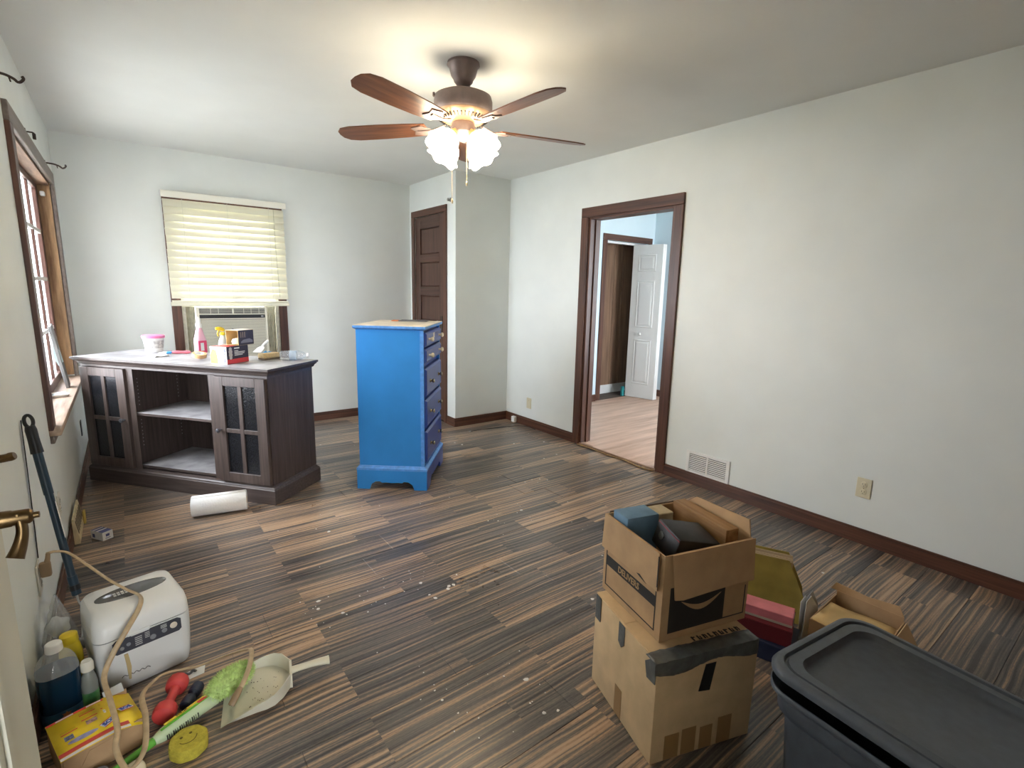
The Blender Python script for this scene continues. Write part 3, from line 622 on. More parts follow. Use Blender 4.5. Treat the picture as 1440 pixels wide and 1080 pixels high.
for k, az in enumerate((-76.5, -166.5, 13.5, 103.5)):
    a = math.radians(az)
    Ms = Matrix.Rotation(a, 4, 'Z') @ Matrix.Translation((0.052, 0, -0.318)) @ Matrix.Rotation(math.radians(180-44), 4, 'Y')
    q = B(); lathe(q, [(0.013, -0.004), (0.013, 0.018), (0.024, 0.022), (0.026, 0.040), (0.022, 0.044)], 18, Ms); lk = obj('lamp_socket', q, mat('warm_brass', (0.50, 0.34, 0.18), 0.3, 0.8), fan, True)
    q = B(); nseg = 30; prof = [(0.024, 0.040), (0.034, 0.048), (0.050, 0.064), (0.060, 0.085), (0.063, 0.105), (0.068, 0.122), (0.080, 0.140)]
    loops = []
    for r, z in prof:
        rip = 0.0 if r < 0.066 else (0.07 if r > 0.075 else 0.03)
        loops.append([(r*(1+rip*math.cos(6*2*PI*i/nseg))*math.cos(2*PI*i/nseg), r*(1+rip*math.cos(6*2*PI*i/nseg))*math.sin(2*PI*i/nseg), z + (rip*0.06*math.cos(6*2*PI*i/nseg))) for i in range(nseg)])
    R_ = [[q.verts.new(Ms @ Vector(p)) for p in l] for l in loops]
    for A_, B_ in zip(R_, R_[1:]):
        for i in range(nseg): q.faces.new((A_[i], A_[(i+1) % nseg], B_[(i+1) % nseg], B_[i]))
    o = obj('glass_shade', q, SHADE, fan, True); sm = o.modifiers.new('thick', 'SOLIDIFY'); sm.thickness = 0.003
    q = B(); lathe(q, [(0.010, 0.044), (0.014, 0.056), (0.026, 0.075), (0.028, 0.092), (0.018, 0.110), (0, 0.116)], 16, Ms); obj('bulb', q, emit('lit_bulb_%d' % k, (1.0, 0.84, 0.60), 24.0), lk, True)
CHN = mat('chain_brass', (0.55, 0.45, 0.30), 0.3, 0.8)
for x, y, zb_ in ((0.012, -0.016, -0.545), (-0.046, 0.030, -0.63)):
    q = B(); tube(q, [(x*0.7, y*0.7, -0.33), (x, y, -0.36), (x, y, zb_)], 0.0013, 6)
    n_ = 24
    for i in range(n_): lathe(q, [(0, -0.0022), (0.0022, 0), (0, 0.0022)], 6, Matrix.Translation((x, y, -0.37 + (zb_+0.37)*i/n_)))
    pc = obj('pull_chain', q, CHN, fan)
    q = B(); lathe(q, [(0, zb_-0.001), (0.004, zb_-0.006), (0.006, zb_-0.018), (0.003, zb_-0.026), (0, zb_-0.027)], 12, Matrix.Translation((x, y, 0))); obj('chain_pull', q, CHN, pc, True)

# ---- cream slatted blind over the back window
m, nt, b = nmat('cream_blind_slat'); b.inputs['Base Color'].default_value = (0.78, 0.755, 0.60, 1); b.inputs['Roughness'].default_value = 0.45
trl = N(nt, 'ShaderNodeBsdfTranslucent'); trl.inputs[0].default_value = (0.80, 0.74, 0.52, 1); mx = N(nt, 'ShaderNodeMixShader'); mx.inputs[0].default_value = 0.10
nt.links.new(b.outputs[0], mx.inputs[1]); nt.links.new(trl.outputs[0], mx.inputs[2]); nt.links.new(mx.outputs[0], nt.nodes['Material Output'].inputs[0]); SLAT = m
bl = thing('window_blind', 'cream slatted blind hanging closed over the upper window', 'blind', (0.79, YB-0.022, 0))
q = B(); box(q, -0.475, 0.475, -0.062, -0.002, 2.055, 2.100, bev=0.003); obj('headrail', q, WHITE, bl)
q = B(); box(q, -0.472, 0.478, -0.068, -0.063, 2.045, 2.098, bev=0.002); obj('valance', q, mat('cream_valance', (0.80, 0.78, 0.68), 0.45), bl)
q = B(); npt = 7; w_ = 0.064
top_ = [(w_*(i/(npt-1)-0.5), 0.0045*(1-(2*i/(npt-1)-1)**2)) for i in range(npt)]
poly = top_ + [(x, y-0.0028) for x, y in reversed(top_)]
prism(q, poly, -0.462, 0.462, Matrix(((0, 0, 1, 0), (1, 0, 0, 0), (0, 1, 0, 0), (0, 0, 0, 1))))
ssrc = obj('slat', q, SLAT, bl, True); ssrc.rotation_euler = (math.radians(68), 0, 0)
for i in range(14):
    o = ssrc if i == 0 else inst('slat', ssrc, bl, (0, 0, 0), (math.radians(68), 0, 0))
    o.location = (random.uniform(-0.002, 0.002), -0.032, 2.008 - i*0.0575)
q = B(); box(q, -0.470, 0.468, -0.052, -0.016, 1.168, 1.198, bev=0.004); obj('bottom_rail', q, SLAT, bl)
q = B(); box(q, -0.462, 0.462, -0.050, -0.018, 1.1985, 1.214, bev=0.003); obj('stacked_slats', q, SLAT, bl)
for x in (-0.33, 0.0, 0.33):
    q = B(); tube(q, [(x, -0.062, 2.04), (x, -0.064, 1.7), (x, -0.058, 1.20)], 0.0012, 6); obj('ladder_cord', q, mat('blind_cord', (0.7, 0.68, 0.55), 0.7), bl)
q = B(); tube(q, [(0.37, -0.066, 2.045), (0.372, -0.067, 1.7), (0.385, -0.066, 1.25)], 0.003, 8); obj('tilt_wand', q, glass('wand_plastic', (0.9, 0.9, 0.85), 0.6), bl)

# ---- window air conditioner
ac = thing('air_conditioner', 'cream window air conditioner sitting under the blind', 'air conditioner', (0.0, YB, 0.626))
ACM = mat('cream_ac_plastic', (0.66, 0.63, 0.52), 0.45)
q = B(); box(q, 0.50, 1.045, -0.085, 0.40, 0.06, 0.532, bev=0.006); obj('casing', q, ACM, ac)
fr = B()
for x0, x1, z0, z1 in ((0.498, 0.512, 0.06, 0.533), (1.033, 1.047, 0.06, 0.533), (0.512, 1.033, 0.522, 0.533), (0.512, 1.033, 0.468, 0.475), (0.512, 1.033, 0.428, 0.436), (0.512, 1.033, 0.06, 0.085)): box(fr, x0, x1, -0.118, -0.086, z0, z1)
obj('front_frame', fr, ACM, ac)
q = B(); box(q, 0.5125, 1.0325, -0.10, -0.086, 0.4365, 0.4675); cs = obj('control_strip', q, BLACK, ac)
q = B(); box(q, 1.0, 1.02, -0.1006, -0.1001, 0.446, 0.458); obj('badge', q, mat('grey_badge', (0.4, 0.4, 0.4), 0.5), cs)
q = B(); box(q, 0.5125, 1.0325, -0.092, -0.086, 0.4755, 0.5215); obj('vent_back', q, DGREY, ac)
for i in range(5):
    q = B(); box(q, 0.5125, 1.0325, -0.115, -0.099, -0.0012, 0.0012, Matrix.Translation((0, 0, 0.481+i*0.009))); obj('vent_vane', q, ACM, ac)
for x in (0.60, 0.66, 0.77, 0.86, 0.92, 0.985):
    q = B(); box(q, x-0.002, x+0.002, -0.0985, -0.0925, 0.4756, 0.5214); obj('vent_divider', q, ACM, ac)
q = B(); box(q, 0.766, 0.778, -0.117, -0.0925, 0.4756, 0.5214); obj('vent_divider', q, ACM, ac)
q = B(); box(q, 0.5125, 1.0325, -0.092, -0.0865, 0.0855, 0.4275); obj('grille_back', q, mat('grille_shadow_plastic', (0.25, 0.24, 0.20), 0.6), ac)
gs = None
for i in range(28):
    if gs is None: q = B(); box(q, 0.5125, 1.0325, -0.113, -0.100, 0, 0.0072); gs = o = obj('grille_bar', q, ACM, ac)
    else: o = inst('grille_bar', gs, ac, (0, 0, 0))
    o.location = (0, 0, 0.0865 + i*0.0121)
for x0, x1 in ((0.4265, 0.4965), (1.0485, 1.1485)):   # accordion side panels
    q = B(); n_ = 8
    for i in range(n_):
        a_, b_ = x0+(x1-x0)*i/n_, x0+(x1-x0)*(i+1)/n_; am = (a_+b_)/2
        prism(q, [(a_, 0.03), (am, 0.018), (b_, 0.03), (b_, 0.034), (am, 0.022), (a_, 0.034)], 0.002, 0.55)
    obj('side_curtain', q, CREAM, ac)
q = B(); box(q, 0.4265, 1.1485, 0.012, 0.017, 0.534, 0.553); obj('top_channel', q, CREAM, ac)

# ================================================================== THINGS ON THE WALLS
# ---- long-wall fixtures
vg = thing('wall_register', 'white louvred air register low on the long wall by the doorway', 'vent', (XR-0.0003, 1.898, 0.163))
q = B()
for y0, y1, z0, z1 in ((-0.168, -0.142, -0.082, 0.082), (0.142, 0.168, -0.082, 0.082), (-0.142, 0.142, 0.062, 0.082), (-0.142, 0.142, -0.082, -0.062), (-0.006, 0.006, -0.062, 0.062)): box(q, -0.008, 0, y0, y1, z0, z1, bev=0.0015)
obj('frame', q, WHITE, vg)
q = B(); box(q, -0.0012, 0, -0.1418, 0.1418, -0.0618, 0.0618); obj('back', q, mat('register_shadow', (0.10, 0.10, 0.10), 0.8), vg)
ls = None
for s in (-1, 1):
    for i in range(9):
        if ls is None: q = B(); box(q, -0.0062, 0.0022, -0.0672, 0.0672, -0.0012, 0.0012); o = ls = obj('louvre', q, WHITE, vg)
        else: o = inst('louvre', ls, vg, (0, 0, 0))
        o.location = (-0.0035, s*0.074, -0.054 + i*0.0135); o.rotation_euler = (0, math.radians(-38), 0)
def outlet(loc, label, axis, m, sockets=True, w=0.072, h=0.112):
    t = thing('wall_outlet', label, 'outlet', loc, 0 if axis > 0 else PI)   # plate faces local -x
    q = B(); box(q, -0.006, 0, -w/2, w/2, -h/2, h/2, bev=0.002); obj('plate', q, m, t)
    if sockets:
        for z in (-0.021, 0.021):
            q = B(); lathe(q, [(0.0165, 0), (0.0165, 0.0025), (0.015, 0.003), (0, 0.003)], 18, Matrix.Translation((-0.006, 0, z)) @ Matrix.Rotation(-PI/2, 4, 'Y')); s_ = obj('socket', q, m, t, True)
            q = B()
            for y, hh in ((-0.0065, 0.0045), (0.0065, 0.0035)): box(q, -0.0096, -0.0088, y-0.001, y+0.001, z-hh+0.003, z+hh+0.003)
            lathe(q, [(0.0022, 0), (0.0022, 0.0008)], 8, Matrix.Translation((-0.0088, 0, z-0.008)) @ Matrix.Rotation(-PI/2, 4, 'Y')); obj('slots', q, BLACK, s_)
    q = B(); lathe(q, [(0.003, 0), (0.002, 0.0012), (0, 0.0014)], 8, Matrix.Translation((-0.006, 0, 0 if sockets else 0.03)) @ Matrix.Rotation(-PI/2, 4, 'Y')); obj('screw', q, BRASS, t)
    return t
outlet((XR-0.0003, 0.949, 0.318), 'almond wall outlet with two sockets on the long wall', 1, ALMOND)
outlet((XR-0.0003, 3.905, 0.240), 'blank almond wall plate near the closet corner', 1, ALMOND, False, 0.070, 0.108)
outlet((XL+0.0003, 2.335, 0.306), 'cream wall outlet with the brown cord plugged in', -1, OFFW)
outlet((XL+0.0003, 3.085, 0.312), 'cream wall outlet between the register and the window end', -1, OFFW)
outlet((XL+0.0003, 4.78, 0.297), 'small dark wall plate beside the media cabinet', -1, BLACK, False, 0.062, 0.112)
# beige register at the foot of the left wall
rg = thing('wall_register', 'beige sloping baseboard register under the many-paned window', 'vent', (XL+0.0163, 3.32, 0.002))
q = B(); prism(q, [(0, 0), (0.024, 0), (0.024, 0.02), (0.008, 0.135), (0, 0.135)], 0.0, 0.32, Matrix(((1, 0, 0, 0), (0, 0, 1, 0), (0, 1, 0, 0), (0, 0, 0, 1)))); obj('hood', q, mat('beige_register_paint', (0.62, 0.53, 0.34), 0.5, noise=0.2, nscale=20), rg)
q = B()
for i in range(7): box(q, -0.0012, 0.0012, 0.025+i*0.041, 0.048+i*0.041, -0.035, 0.035, Matrix.Translation((0.0158, 0, 0.08)) @ Matrix.Rotation(math.radians(-7.9), 4, 'Y'))
obj('slots', q, mat('slot_shadow', (0.12, 0.10, 0.07), 0.8), rg)
q = B(); box(q, 0.0245, 0.036, 0.27, 0.31, 0.002, 0.075, bev=0.003); obj('damper_lever', q, mat('yellow_plastic_lever', (0.55, 0.40, 0.10), 0.5), rg)
# adapter plugged near the closet corner, and a loose black cable
q = B(); box(q, XR-0.052, XR-0.0155, 4.085, 4.135, 0.006, 0.066, bev=0.004); tag(obj('power_adapter', q, WHITE), 'small white plug-in adapter at the baseboard near the closet corner', 'adapter')
q = B(); tube(q, smooth_path([(2.584, 4.048, 0.004), (2.72, 4.045, 0.004), (2.882, 4.014, 0.004), (3.05, 3.985, 0.004), (3.13, 3.93, 0.006), (3.150, 3.85, 0.012), (3.158, 3.79, 0.006), (3.158, 3.76, 0.004)], 6), 0.003, 7); cb = obj('cable', q, BLACK); tag(cb, 'thin black cable lying on the floor by the closet corner', 'cable')
q = B(); box(q, 2.565, 2.585, 4.042, 4.054, 0.0005, 0.010, bev=0.002); obj('cable_end', q, mat('grey_plug', (0.35, 0.35, 0.34), 0.5), cb)
# round metal door stop high on the closet side wall
q = B(); lathe(q, [(0.019, 0), (0.019, 0.006), (0.012, 0.010), (0.012, 0.024), (0.016, 0.028), (0.014, 0.034), (0, 0.035)], 18, Matrix.Translation((XC-0.0003, 4.378, 2.187)) @ Matrix.Rotation(-PI/2, 4, 'Y'))
dst = obj('door_bumper', q, mat('dull_steel', (0.30, 0.29, 0.27), 0.4, 0.8), None, True); tag(dst, 'small round metal bumper above the dark closet door', 'door stop')
# curtain-rod brackets
def bracket(y, z, reach, label, hook=True):
    t = thing('curtain_bracket', label, 'bracket', (XL+0.0003, y, z), 0, 'curtain rod brackets above the many-paned window')
    q = B(); box(q, 0, 0.004, -0.009, 0.009, -0.028, 0.028, bev=0.001); obj('wall_plate', q, IRON, t)
    if hook:
        q = B(); tube(q, smooth_path([(0.003, 0, 0.012), (reach*0.45, 0, 0.010), (reach*0.75, 0, 0.0), (reach*0.88, 0, -0.010), (reach, 0, -0.006), (reach+0.008, 0, 0.006), (reach+0.004, 0, 0.014)], 5), 0.0042, 8, flat=1.3); obj('hook_arm', q, IRON, t, True)
        q = B(); tube(q, [(reach*0.6, 0, 0.004), (reach*0.6+0.004, 0, -0.014)], 0.003, 6); obj('set_screw', q, IRON, t)
    else:
        q = B(); tube(q, [(0.003, 0, 0.012), (0.03, 0, 0.012), (0.036, 0, 0.008)], 0.004, 8); obj('hook_arm', q, IRON, t, True)
        q = B(); box(q, 0.028, 0.042, -0.008, 0.008, -0.022, 0.008, bev=0.002); obj('bent_cup', q, IRON, t)
bracket(2.95, 2.135, 0.088, 'dark iron curtain bracket with thick hooked arm above the window')
bracket(3.85, 2.112, 0.04, 'short dark curtain bracket with its arm broken off', False)
bracket(4.74, 2.112, 0.098, 'thin wire curtain bracket by the corner of the room')
# things on the deep window sill
q = B(); Mb = Matrix.Translation((-0.338, 4.40, 0.6685)) @ Matrix.Rotation(math.radians(-6.5), 4, 'Y') @ Matrix.Rotation(math.radians(7), 4, 'X')
box(q, -0.010, 0.008, -0.055, 0.045, 0.002, 0.415, Mb, bev=0.002)
brd = obj('weathered_board', q, wood('grey_weathered_wood', (0.13, 0.13, 0.135), (0.27, 0.27, 0.27), 2, 0.7, 40, 3)); tag(brd, 'grey weathered board leaning on the window sill against the panes', 'board')
q = B(); prism(q, [(0, 0), (0.03, 0.02), (0.025, 0.10), (0.0, 0.14), (-0.012, 0.06)], 0, 0.0012, Mb @ Matrix.Translation((-0.013, -0.052, 0.16)) @ Matrix.Rotation(PI/2, 4, 'X') @ Matrix.Rotation(0.3, 4, 'Y')); obj('torn_film', q, mat('pale_blue_film', (0.55, 0.70, 0.74), 0.3), brd)
tr_ = thing('soap_dish', 'small white dish lying on the window sill', 'dish', (-0.366, 4.05, 0.668), 0.3)
q = B(); loft(q, [rrect(w, d, 0.02, z) for w, d, z in ((0.075, 0.10, 0.0), (0.085, 0.115, 0.012), (0.088, 0.118, 0.016), (0.080, 0.108, 0.016), (0.070, 0.095, 0.006))]); obj('dish', q, WHITE, tr_, True)
q = B(); loft(q, [rrect(0.045, 0.07, 0.012, z) for z in (0.0075, 0.014)]); obj('label_card', q, mat('pale_blue_card', (0.50, 0.60, 0.62), 0.5), tr_)

# ================================================================== THINGS ON THE MEDIA CABINET
ca, sa = math.cos(0.678), math.sin(0.678); CT = 0.8635
def CP(dep, left, z=CT): return (0.646 + ca*dep - sa*left, 3.262 + sa*dep + ca*left, z)
PINK = mat('pink_plastic', (0.80, 0.22, 0.42), 0.35); HOT = mat('pink_red_liquid', (0.78, 0.10, 0.18), 0.25); YEL = mat('yellow_plastic', (0.80, 0.58, 0.03), 0.35)
RED = mat('red_plastic', (0.62, 0.05, 0.05), 0.4); LBLUE = mat('bright_blue_plastic', (0.05, 0.30, 0.70), 0.4)
t = thing('plastic_tub', 'white plastic tub with a pink lid on the media cabinet', 'tub', CP(0.385, 1.27))
q = B(); lathe(q, [(0.050, 0), (0.053, 0.002), (0.064, 0.100), (0, 0.100)], 28); obj('body', q, WHITE, t, True)
q = B(); lathe(q, [(0.064, 0.1005), (0.071, 0.102), (0.072, 0.118), (0.066, 0.122), (0, 0.121)], 28); obj('lid', q, PINK, t, True)
q = B(); n_ = 14; R1 = [q.verts.new((r*math.cos(a), r*math.sin(a), z)) for z, r in ((0.030, 0.0567), (0.085, 0.0630)) for a in [math.radians(-150 + 160*i/n_) for i in range(n_+1)]]
for i in range(n_): q.faces.new((R1[i], R1[i+1], R1[n_+2+i], R1[n_+1+i]))
obj('label_band', q, mat('grey_label_print', (0.55, 0.54, 0.52), 0.6, noise=0.35, nscale=60), t)
t = thing('paint_brush', 'paint brush with pink-red handle lying on the media cabinet', 'paint brush', CP(0.30, 1.10, CT), 0.678-0.95)
q = B(); tube(q, smooth_path([(0.055, 0, 0.012), (0.09, 0, 0.013), (0.13, 0, 0.012), (0.17, 0, 0.012)], 4), [0.008, 0.009, 0.011, 0.012, 0.012, 0.011, 0.010, 0.010, 0.011, 0.012, 0.011, 0.008, 0.005], 10); obj('handle', q, mat('coral_handle', (0.75, 0.16, 0.20), 0.3), t, True)
q = B(); box(q, 0.025, 0.055, -0.018, 0.018, 0.005, 0.019, bev=0.003); obj('ferrule', q, LBLUE, t)
q = B(); loft(q, [[(x, -w, 0.006), (x, w, 0.006), (x, w, 0.006+h), (x, -w, 0.006+h)] for x, w, h in ((0.0245, 0.016, 0.012), (-0.01, 0.017, 0.010), (-0.025, 0.015, 0.005))]); obj('bristles', q, mat('pale_bristle', (0.62, 0.62, 0.60), 0.8), t)
q = B(); G = 9
gv = [[q.verts.new((0.10*(i/G-0.5)*(1+0.1*math.sin(j*2.1)), 0.085*(j/G-0.5)*(1+0.12*math.sin(i*1.9)), 0.004 + 0.010*abs(math.sin(i*1.1+j*0.7)*math.cos(j*1.3-i*0.4)))) for j in range(G+1)] for i in range(G+1)]
for i in range(G):
    for j in range(G): q.faces.new((gv[i][j], gv[i+1][j], gv[i+1][j+1], gv[i][j+1]))
rag = obj('rag', q, PAPER, None, True, loc=CP(0.20, 1.02), rot=(0, 0, 0.4)); rag.modifiers.new('t', 'SOLIDIFY').thickness = 0.003; tag(rag, 'crumpled white rag on the media cabinet in front of the tub', 'rag')
t = thing('squeeze_bottle', 'pink bottle of cleaner with a white cap on the media cabinet', 'bottle', CP(0.385, 0.86), 0.5)
q = B(); loft(q, [rrect(w, d, r, z) for w, d, r, z in ((0.068, 0.048, 0.018, 0), (0.074, 0.052, 0.02, 0.004), (0.074, 0.052, 0.02, 0.11), (0.060, 0.046, 0.02, 0.135), (0.050, 0.042, 0.018, 0.15), (0.046, 0.040, 0.018, 0.165), (0.036, 0.034, 0.016, 0.180), (0.030, 0.030, 0.0145, 0.188))]); obj('body', q, mat('milky_pink_plastic', (0.80, 0.45, 0.55), 0.3), t, True)
q = B(); box(q, -0.030, 0.030, -0.0268, -0.0262, 0.015, 0.10); obj('label', q, HOT, t)
q = B(); box(q, -0.016, 0.008, -0.0274, -0.0269, 0.03, 0.085); obj('label_flash', q, PAPER, t)
q = B(); lathe(q, [(0.019, 0.1885), (0.020, 0.215), (0.015, 0.222), (0.013, 0.255), (0.008, 0.260), (0, 0.260)], 18); obj('cap', q, WHITE, t, True)
t = thing('spray_bottle', 'clear spray bottle with yellow trigger head on the media cabinet', 'spray bottle', CP(0.30, 0.585), 0.2)
q = B(); lathe(q, [(0.026, 0), (0.030, 0.004), (0.030, 0.088), (0.028, 0.096)], 22); obj('lower_wrap', q, mat('cloudy_plastic', (0.62, 0.66, 0.66), 0.2), t, True)
q = B(); lathe(q, [(0.0295, 0.0965), (0.026, 0.115), (0.016, 0.140), (0.012, 0.155)], 22); obj('body', q, mat('cloudy_plastic', (0.62, 0.66, 0.66), 0.2), t, True)
q = B(); lathe(q, [(0.0125, 0.1555), (0.016, 0.157), (0.016, 0.172), (0.010, 0.176)], 18); obj('collar', q, YEL, t, True)
q = B(); tube(q, smooth_path([(-0.012, 0, 0.186), (0.0, 0, 0.194), (0.018, 0, 0.200), (0.040, 0, 0.200)], 3), [0.009, 0.010, 0.012, 0.013, 0.013, 0.013, 0.012, 0.012, 0.010, 0.008], 10, Matrix.Rotation(PI, 4, 'Z')); obj('trigger_head', q, YEL, t, True)
q = B(); tube(q, smooth_path([(-0.020, 0, 0.188), (-0.030, 0, 0.170), (-0.026, 0, 0.150)], 4), 0.0045, 8); obj('trigger', q, YEL, t, True)
q = B(); box(q, 0.002, 0.024, -0.010, 0.010, 0.196, 0.208, Matrix.Rotation(0.3, 4, 'Y'), bev=0.003); obj('black_nozzle', q, BLACK, t)
t = thing('masking_tape', 'roll of tan masking tape lying beside the spray bottle', 'tape roll', CP(0.205, 0.695), 0.3, rot=(0.25, 0, 0.3))
q = B(); prof = [(0.042, 0.004), (0.042, 0.028), (0.027, 0.028), (0.027, 0.004)]
loft(q, [[(r*math.cos(2*PI*i/26), r*math.sin(2*PI*i/26), z + 0.012) for i in range(26)] for r, z in prof], closed=True); obj('tape', q, mat('orange_tan_tape', (0.70, 0.42, 0.20), 0.6), t, True)
q = B(); loft(q, [[(r*math.cos(2*PI*i/26), r*math.sin(2*PI*i/26), z + 0.012) for i in range(26)] for r, z in ((0.0268, 0.0042), (0.0268, 0.0278), (0.0245, 0.0278), (0.0245, 0.0042))], closed=True); obj('core', q, PAPER, t, True)
DK = mat('dark_print_card', (0.045, 0.035, 0.050), 0.45); GOLD = mat('gold_print', (0.45, 0.33, 0.18), 0.5)
def flatq(parent, nm, m, pts, plane, off):
    """thin printed patch: pts are (u,v) rectangle, plane 'x' or 'y' = local face normal axis"""
    u0, u1, v0, v1 = pts; q = B()
    if plane == 'x': box(q, off-0.0003, off, u0, u1, v0, v1)
    elif plane == 'y': box(q, u0, u1, off-0.0003, off, v0, v1)
    else: box(q, u0, u1, v0, v1, off, off+0.0003)
    return obj(nm, q, m, parent)
t = thing('printed_carton', 'dark and red printed carton with a white and yellow end on the media cabinet', 'box', CP(0.062, 0.337), 0.678)
q = B(); box(q, 0, 0.18, 0, 0.125, 0, 0.110, bev=0.001); obj('carton', q, DK, t)
flatq(t, 'end_panel', PAPER, (0.001, 0.124, 0.001, 0.109), 'x', -0.0002)
q = B(); prism(q, [(0.068, 0.004), (0.122, 0.004), (0.123, 0.06), (0.105, 0.095), (0.080, 0.085), (0.072, 0.05)], 0, 0.0004, Matrix(((0, 0, -1, -0.0006), (1, 0, 0, 0), (0, 1, 0, 0), (0, 0, 0, 1)))); obj('yellow_print', q, YEL, t)
flatq(t, 'red_band', RED, (0.001, 0.179, 0.001, 0.030), 'y', -0.0002); flatq(t, 'red_top', RED, (0.002, 0.178, 0.002, 0.123), 'z', 0.1102)
q = B()
for k, (z, r_) in enumerate(((0.040, 0.012), (0.057, 0.015), (0.077, 0.015), (0.094, 0.012))): lathe(q, [(r_, 0), (r_, 0.0006), (0, 0.0006)], 12, Matrix.Translation((0.030, -0.0005, z)) @ Matrix.Rotation(PI/2, 4, 'X'))
obj('picture_print', q, mat('grey_print', (0.50, 0.48, 0.47), 0.6), t)
for k, (u1, z) in enumerate(((0.105, 0.092), (0.095, 0.077), (0.15, 0.068), (0.145, 0.059), (0.13, 0.050))): flatq(t, 'print_line', PAPER, (0.062, u1, z, z+(0.008 if k == 0 else 0.004)), 'y', -0.0003)
lettering('FastOrange', 0.019, mat('blue_ink', (0.10, 0.12, 0.55), 0.5), t, (-0.0012, 0.016, 0.052), (0, -PI/2, 0), 0.0004)
t = thing('open_carton', 'small dark carton lying open on its side on top of the red printed carton', 'box', CP(0.150, 0.325, CT+0.1112), 0.678-0.06)
wl = 0.0025
q = B(); box(q, 0, 0.125, 0, wl, 0, 0.095); box(q, 0, 0.125, 0.098-wl, 0.098, 0, 0.095); box(q, 0, 0.125, wl, 0.098-wl, 0, wl); box(q, 0, 0.125, wl, 0.098-wl, 0.095-wl, 0.095); box(q, 0.125-wl, 0.125, wl, 0.098-wl, wl, 0.095-wl)
cc = obj('carton', q, CARDP, t)
flatq(t, 'dark_side', DK, (0.001, 0.124, 0.001, 0.094), 'y', -0.0002); flatq(t, 'pale_top', mat('cream_print_card', (0.66, 0.60, 0.50), 0.5), (0.001, 0.124, 0.001, 0.097), 'z', 0.0952)
for k, x in enumerate((0.018, 0.034, 0.050)): flatq(t, 'print_bar', mat('dull_gold_print', (0.26, 0.19, 0.15), 0.5), (x, x+0.008, 0.048, 0.084), 'y', -0.0003)
q = B(); loft(q, [[(0.02, -0.0009, 0.014), (0.115, -0.0009, 0.014), (0.115, -0.0009, 0.028), (0.09, -0.0009, 0.040), (0.04, -0.0009, 0.034), (0.02, -0.0009, 0.022)], [(0.02, -0.0004, 0.014), (0.115, -0.0004, 0.014), (0.115, -0.0004, 0.028), (0.09, -0.0004, 0.040), (0.04, -0.0004, 0.034), (0.02, -0.0004, 0.022)]]); obj('picture_print', q, mat('grey_purple_print', (0.22, 0.21, 0.24), 0.5), t)
q = B(); prism(q, [(0, 0.004), (0, 0.094), (-0.03, 0.085), (-0.034, 0.012)], -0.001, 0.001, Matrix.Translation((0, 0, 0.002)) @ Matrix.Rotation(0.15, 4, 'Y')); obj('flap', q, CARDP, t)
q = B(); lathe(q, [(0.0, 0.0), (0.026, 0.002), (0.030, 0.018), (0.022, 0.034), (0.0, 0.040)], 16, Matrix.Translation((0.045, 0.06, wl+0.0005))); pf = obj('paper_wad', q, PAPER, t, True)
t = thing('sanding_sponge', 'tan sanding block with dark underside on the media cabinet', 'sanding block', CP(0.315, 0.305), 0.678-0.25)
q = B(); box(q, 0, 0.125, -0.035, 0.035, 0.012, 0.042, bev=0.006, seg=2); obj('foam', q, mat('tan_foam', (0.55, 0.42, 0.22), 0.85, noise=0.15, nscale=60), t, True)
q = B(); box(q, 0.002, 0.123, -0.034, 0.034, 0.001, 0.0118, bev=0.003); obj('grit_sheet', q, mat('dark_grit', (0.16, 0.12, 0.08), 0.95, noise=0.3, nscale=200), t)
t = thing('putty_knife', 'white plastic putty knife propped on the sanding block', 'putty knife', CP(0.335, 0.352, CT+0.045), 0.678+0.1, rot=(0, math.radians(-26), 0.678+0.12))
q = B(); prism(q, [(0.0, -0.03), (0.05, -0.026), (0.075, -0.012), (0.075, 0.012), (0.05, 0.026), (0.0, 0.03)], 0, 0.003); obj('blade', q, WHITE, t)
q = B(); tube(q, [(0.07, 0, 0.003), (0.09, 0, 0.004), (0.13, 0, 0.004), (0.15, 0, 0.004)], [0.010, 0.011, 0.012, 0.008], 10, flat=0.7); obj('handle', q, WHITE, t, True)
t = thing('blue_wrap', 'crumpled blue plastic wrapper behind the sanding block', 'wrapper', CP(0.435, 0.36), 0.5)
q = B(); bmesh.ops.create_icosphere(q, subdivisions=3, radius=0.04)
for v in q.verts:
    k = 1 + 0.25*math.sin(v.co.x*160)*math.cos(v.co.y*140+v.co.z*90); v.co = Vector((v.co.x*k*1.1, v.co.y*k*0.7, max(0.0008, (v.co.z*0.55+0.018)*k)))
obj('film', q, mat('blue_film', (0.05, 0.38, 0.75), 0.3), t, True)
t = thing('water_bottle', 'clear plastic water bottle lying on the media cabinet', 'bottle', CP(0.355, 0.185, CT+0.0325), 0.678-PI/2+0.45)
MBt = Matrix.Rotation(PI/2, 4, 'Y')
q = B(); lathe(q, [(0.022, 0), (0.030, 0.004), (0.0315, 0.012), (0.0295, 0.020), (0.0315, 0.028), (0.0315, 0.045), (0.0295, 0.05), (0.0315, 0.055), (0.0315, 0.11), (0.028, 0.130), (0.018, 0.152), (0.012, 0.160), (0.012, 0.168)], 24, MBt); obj('body', q, PETG, t, True)
q = B(); lathe(q, [(0.0318, 0.060), (0.0319, 0.062), (0.0319, 0.100), (0.0318, 0.102)], 24, MBt, cap=False); obj('label', q, glass('pale_print_label', (0.75, 0.84, 0.92), 0.6, 0.2, 0.35, (0.7, 0.8, 0.9)), t, True)
q = B(); lathe(q, [(0.0135, 0.1645), (0.0145, 0.166), (0.0145, 0.180), (0, 0.181)], 20, MBt); obj('cap', q, WHITE, t, True)
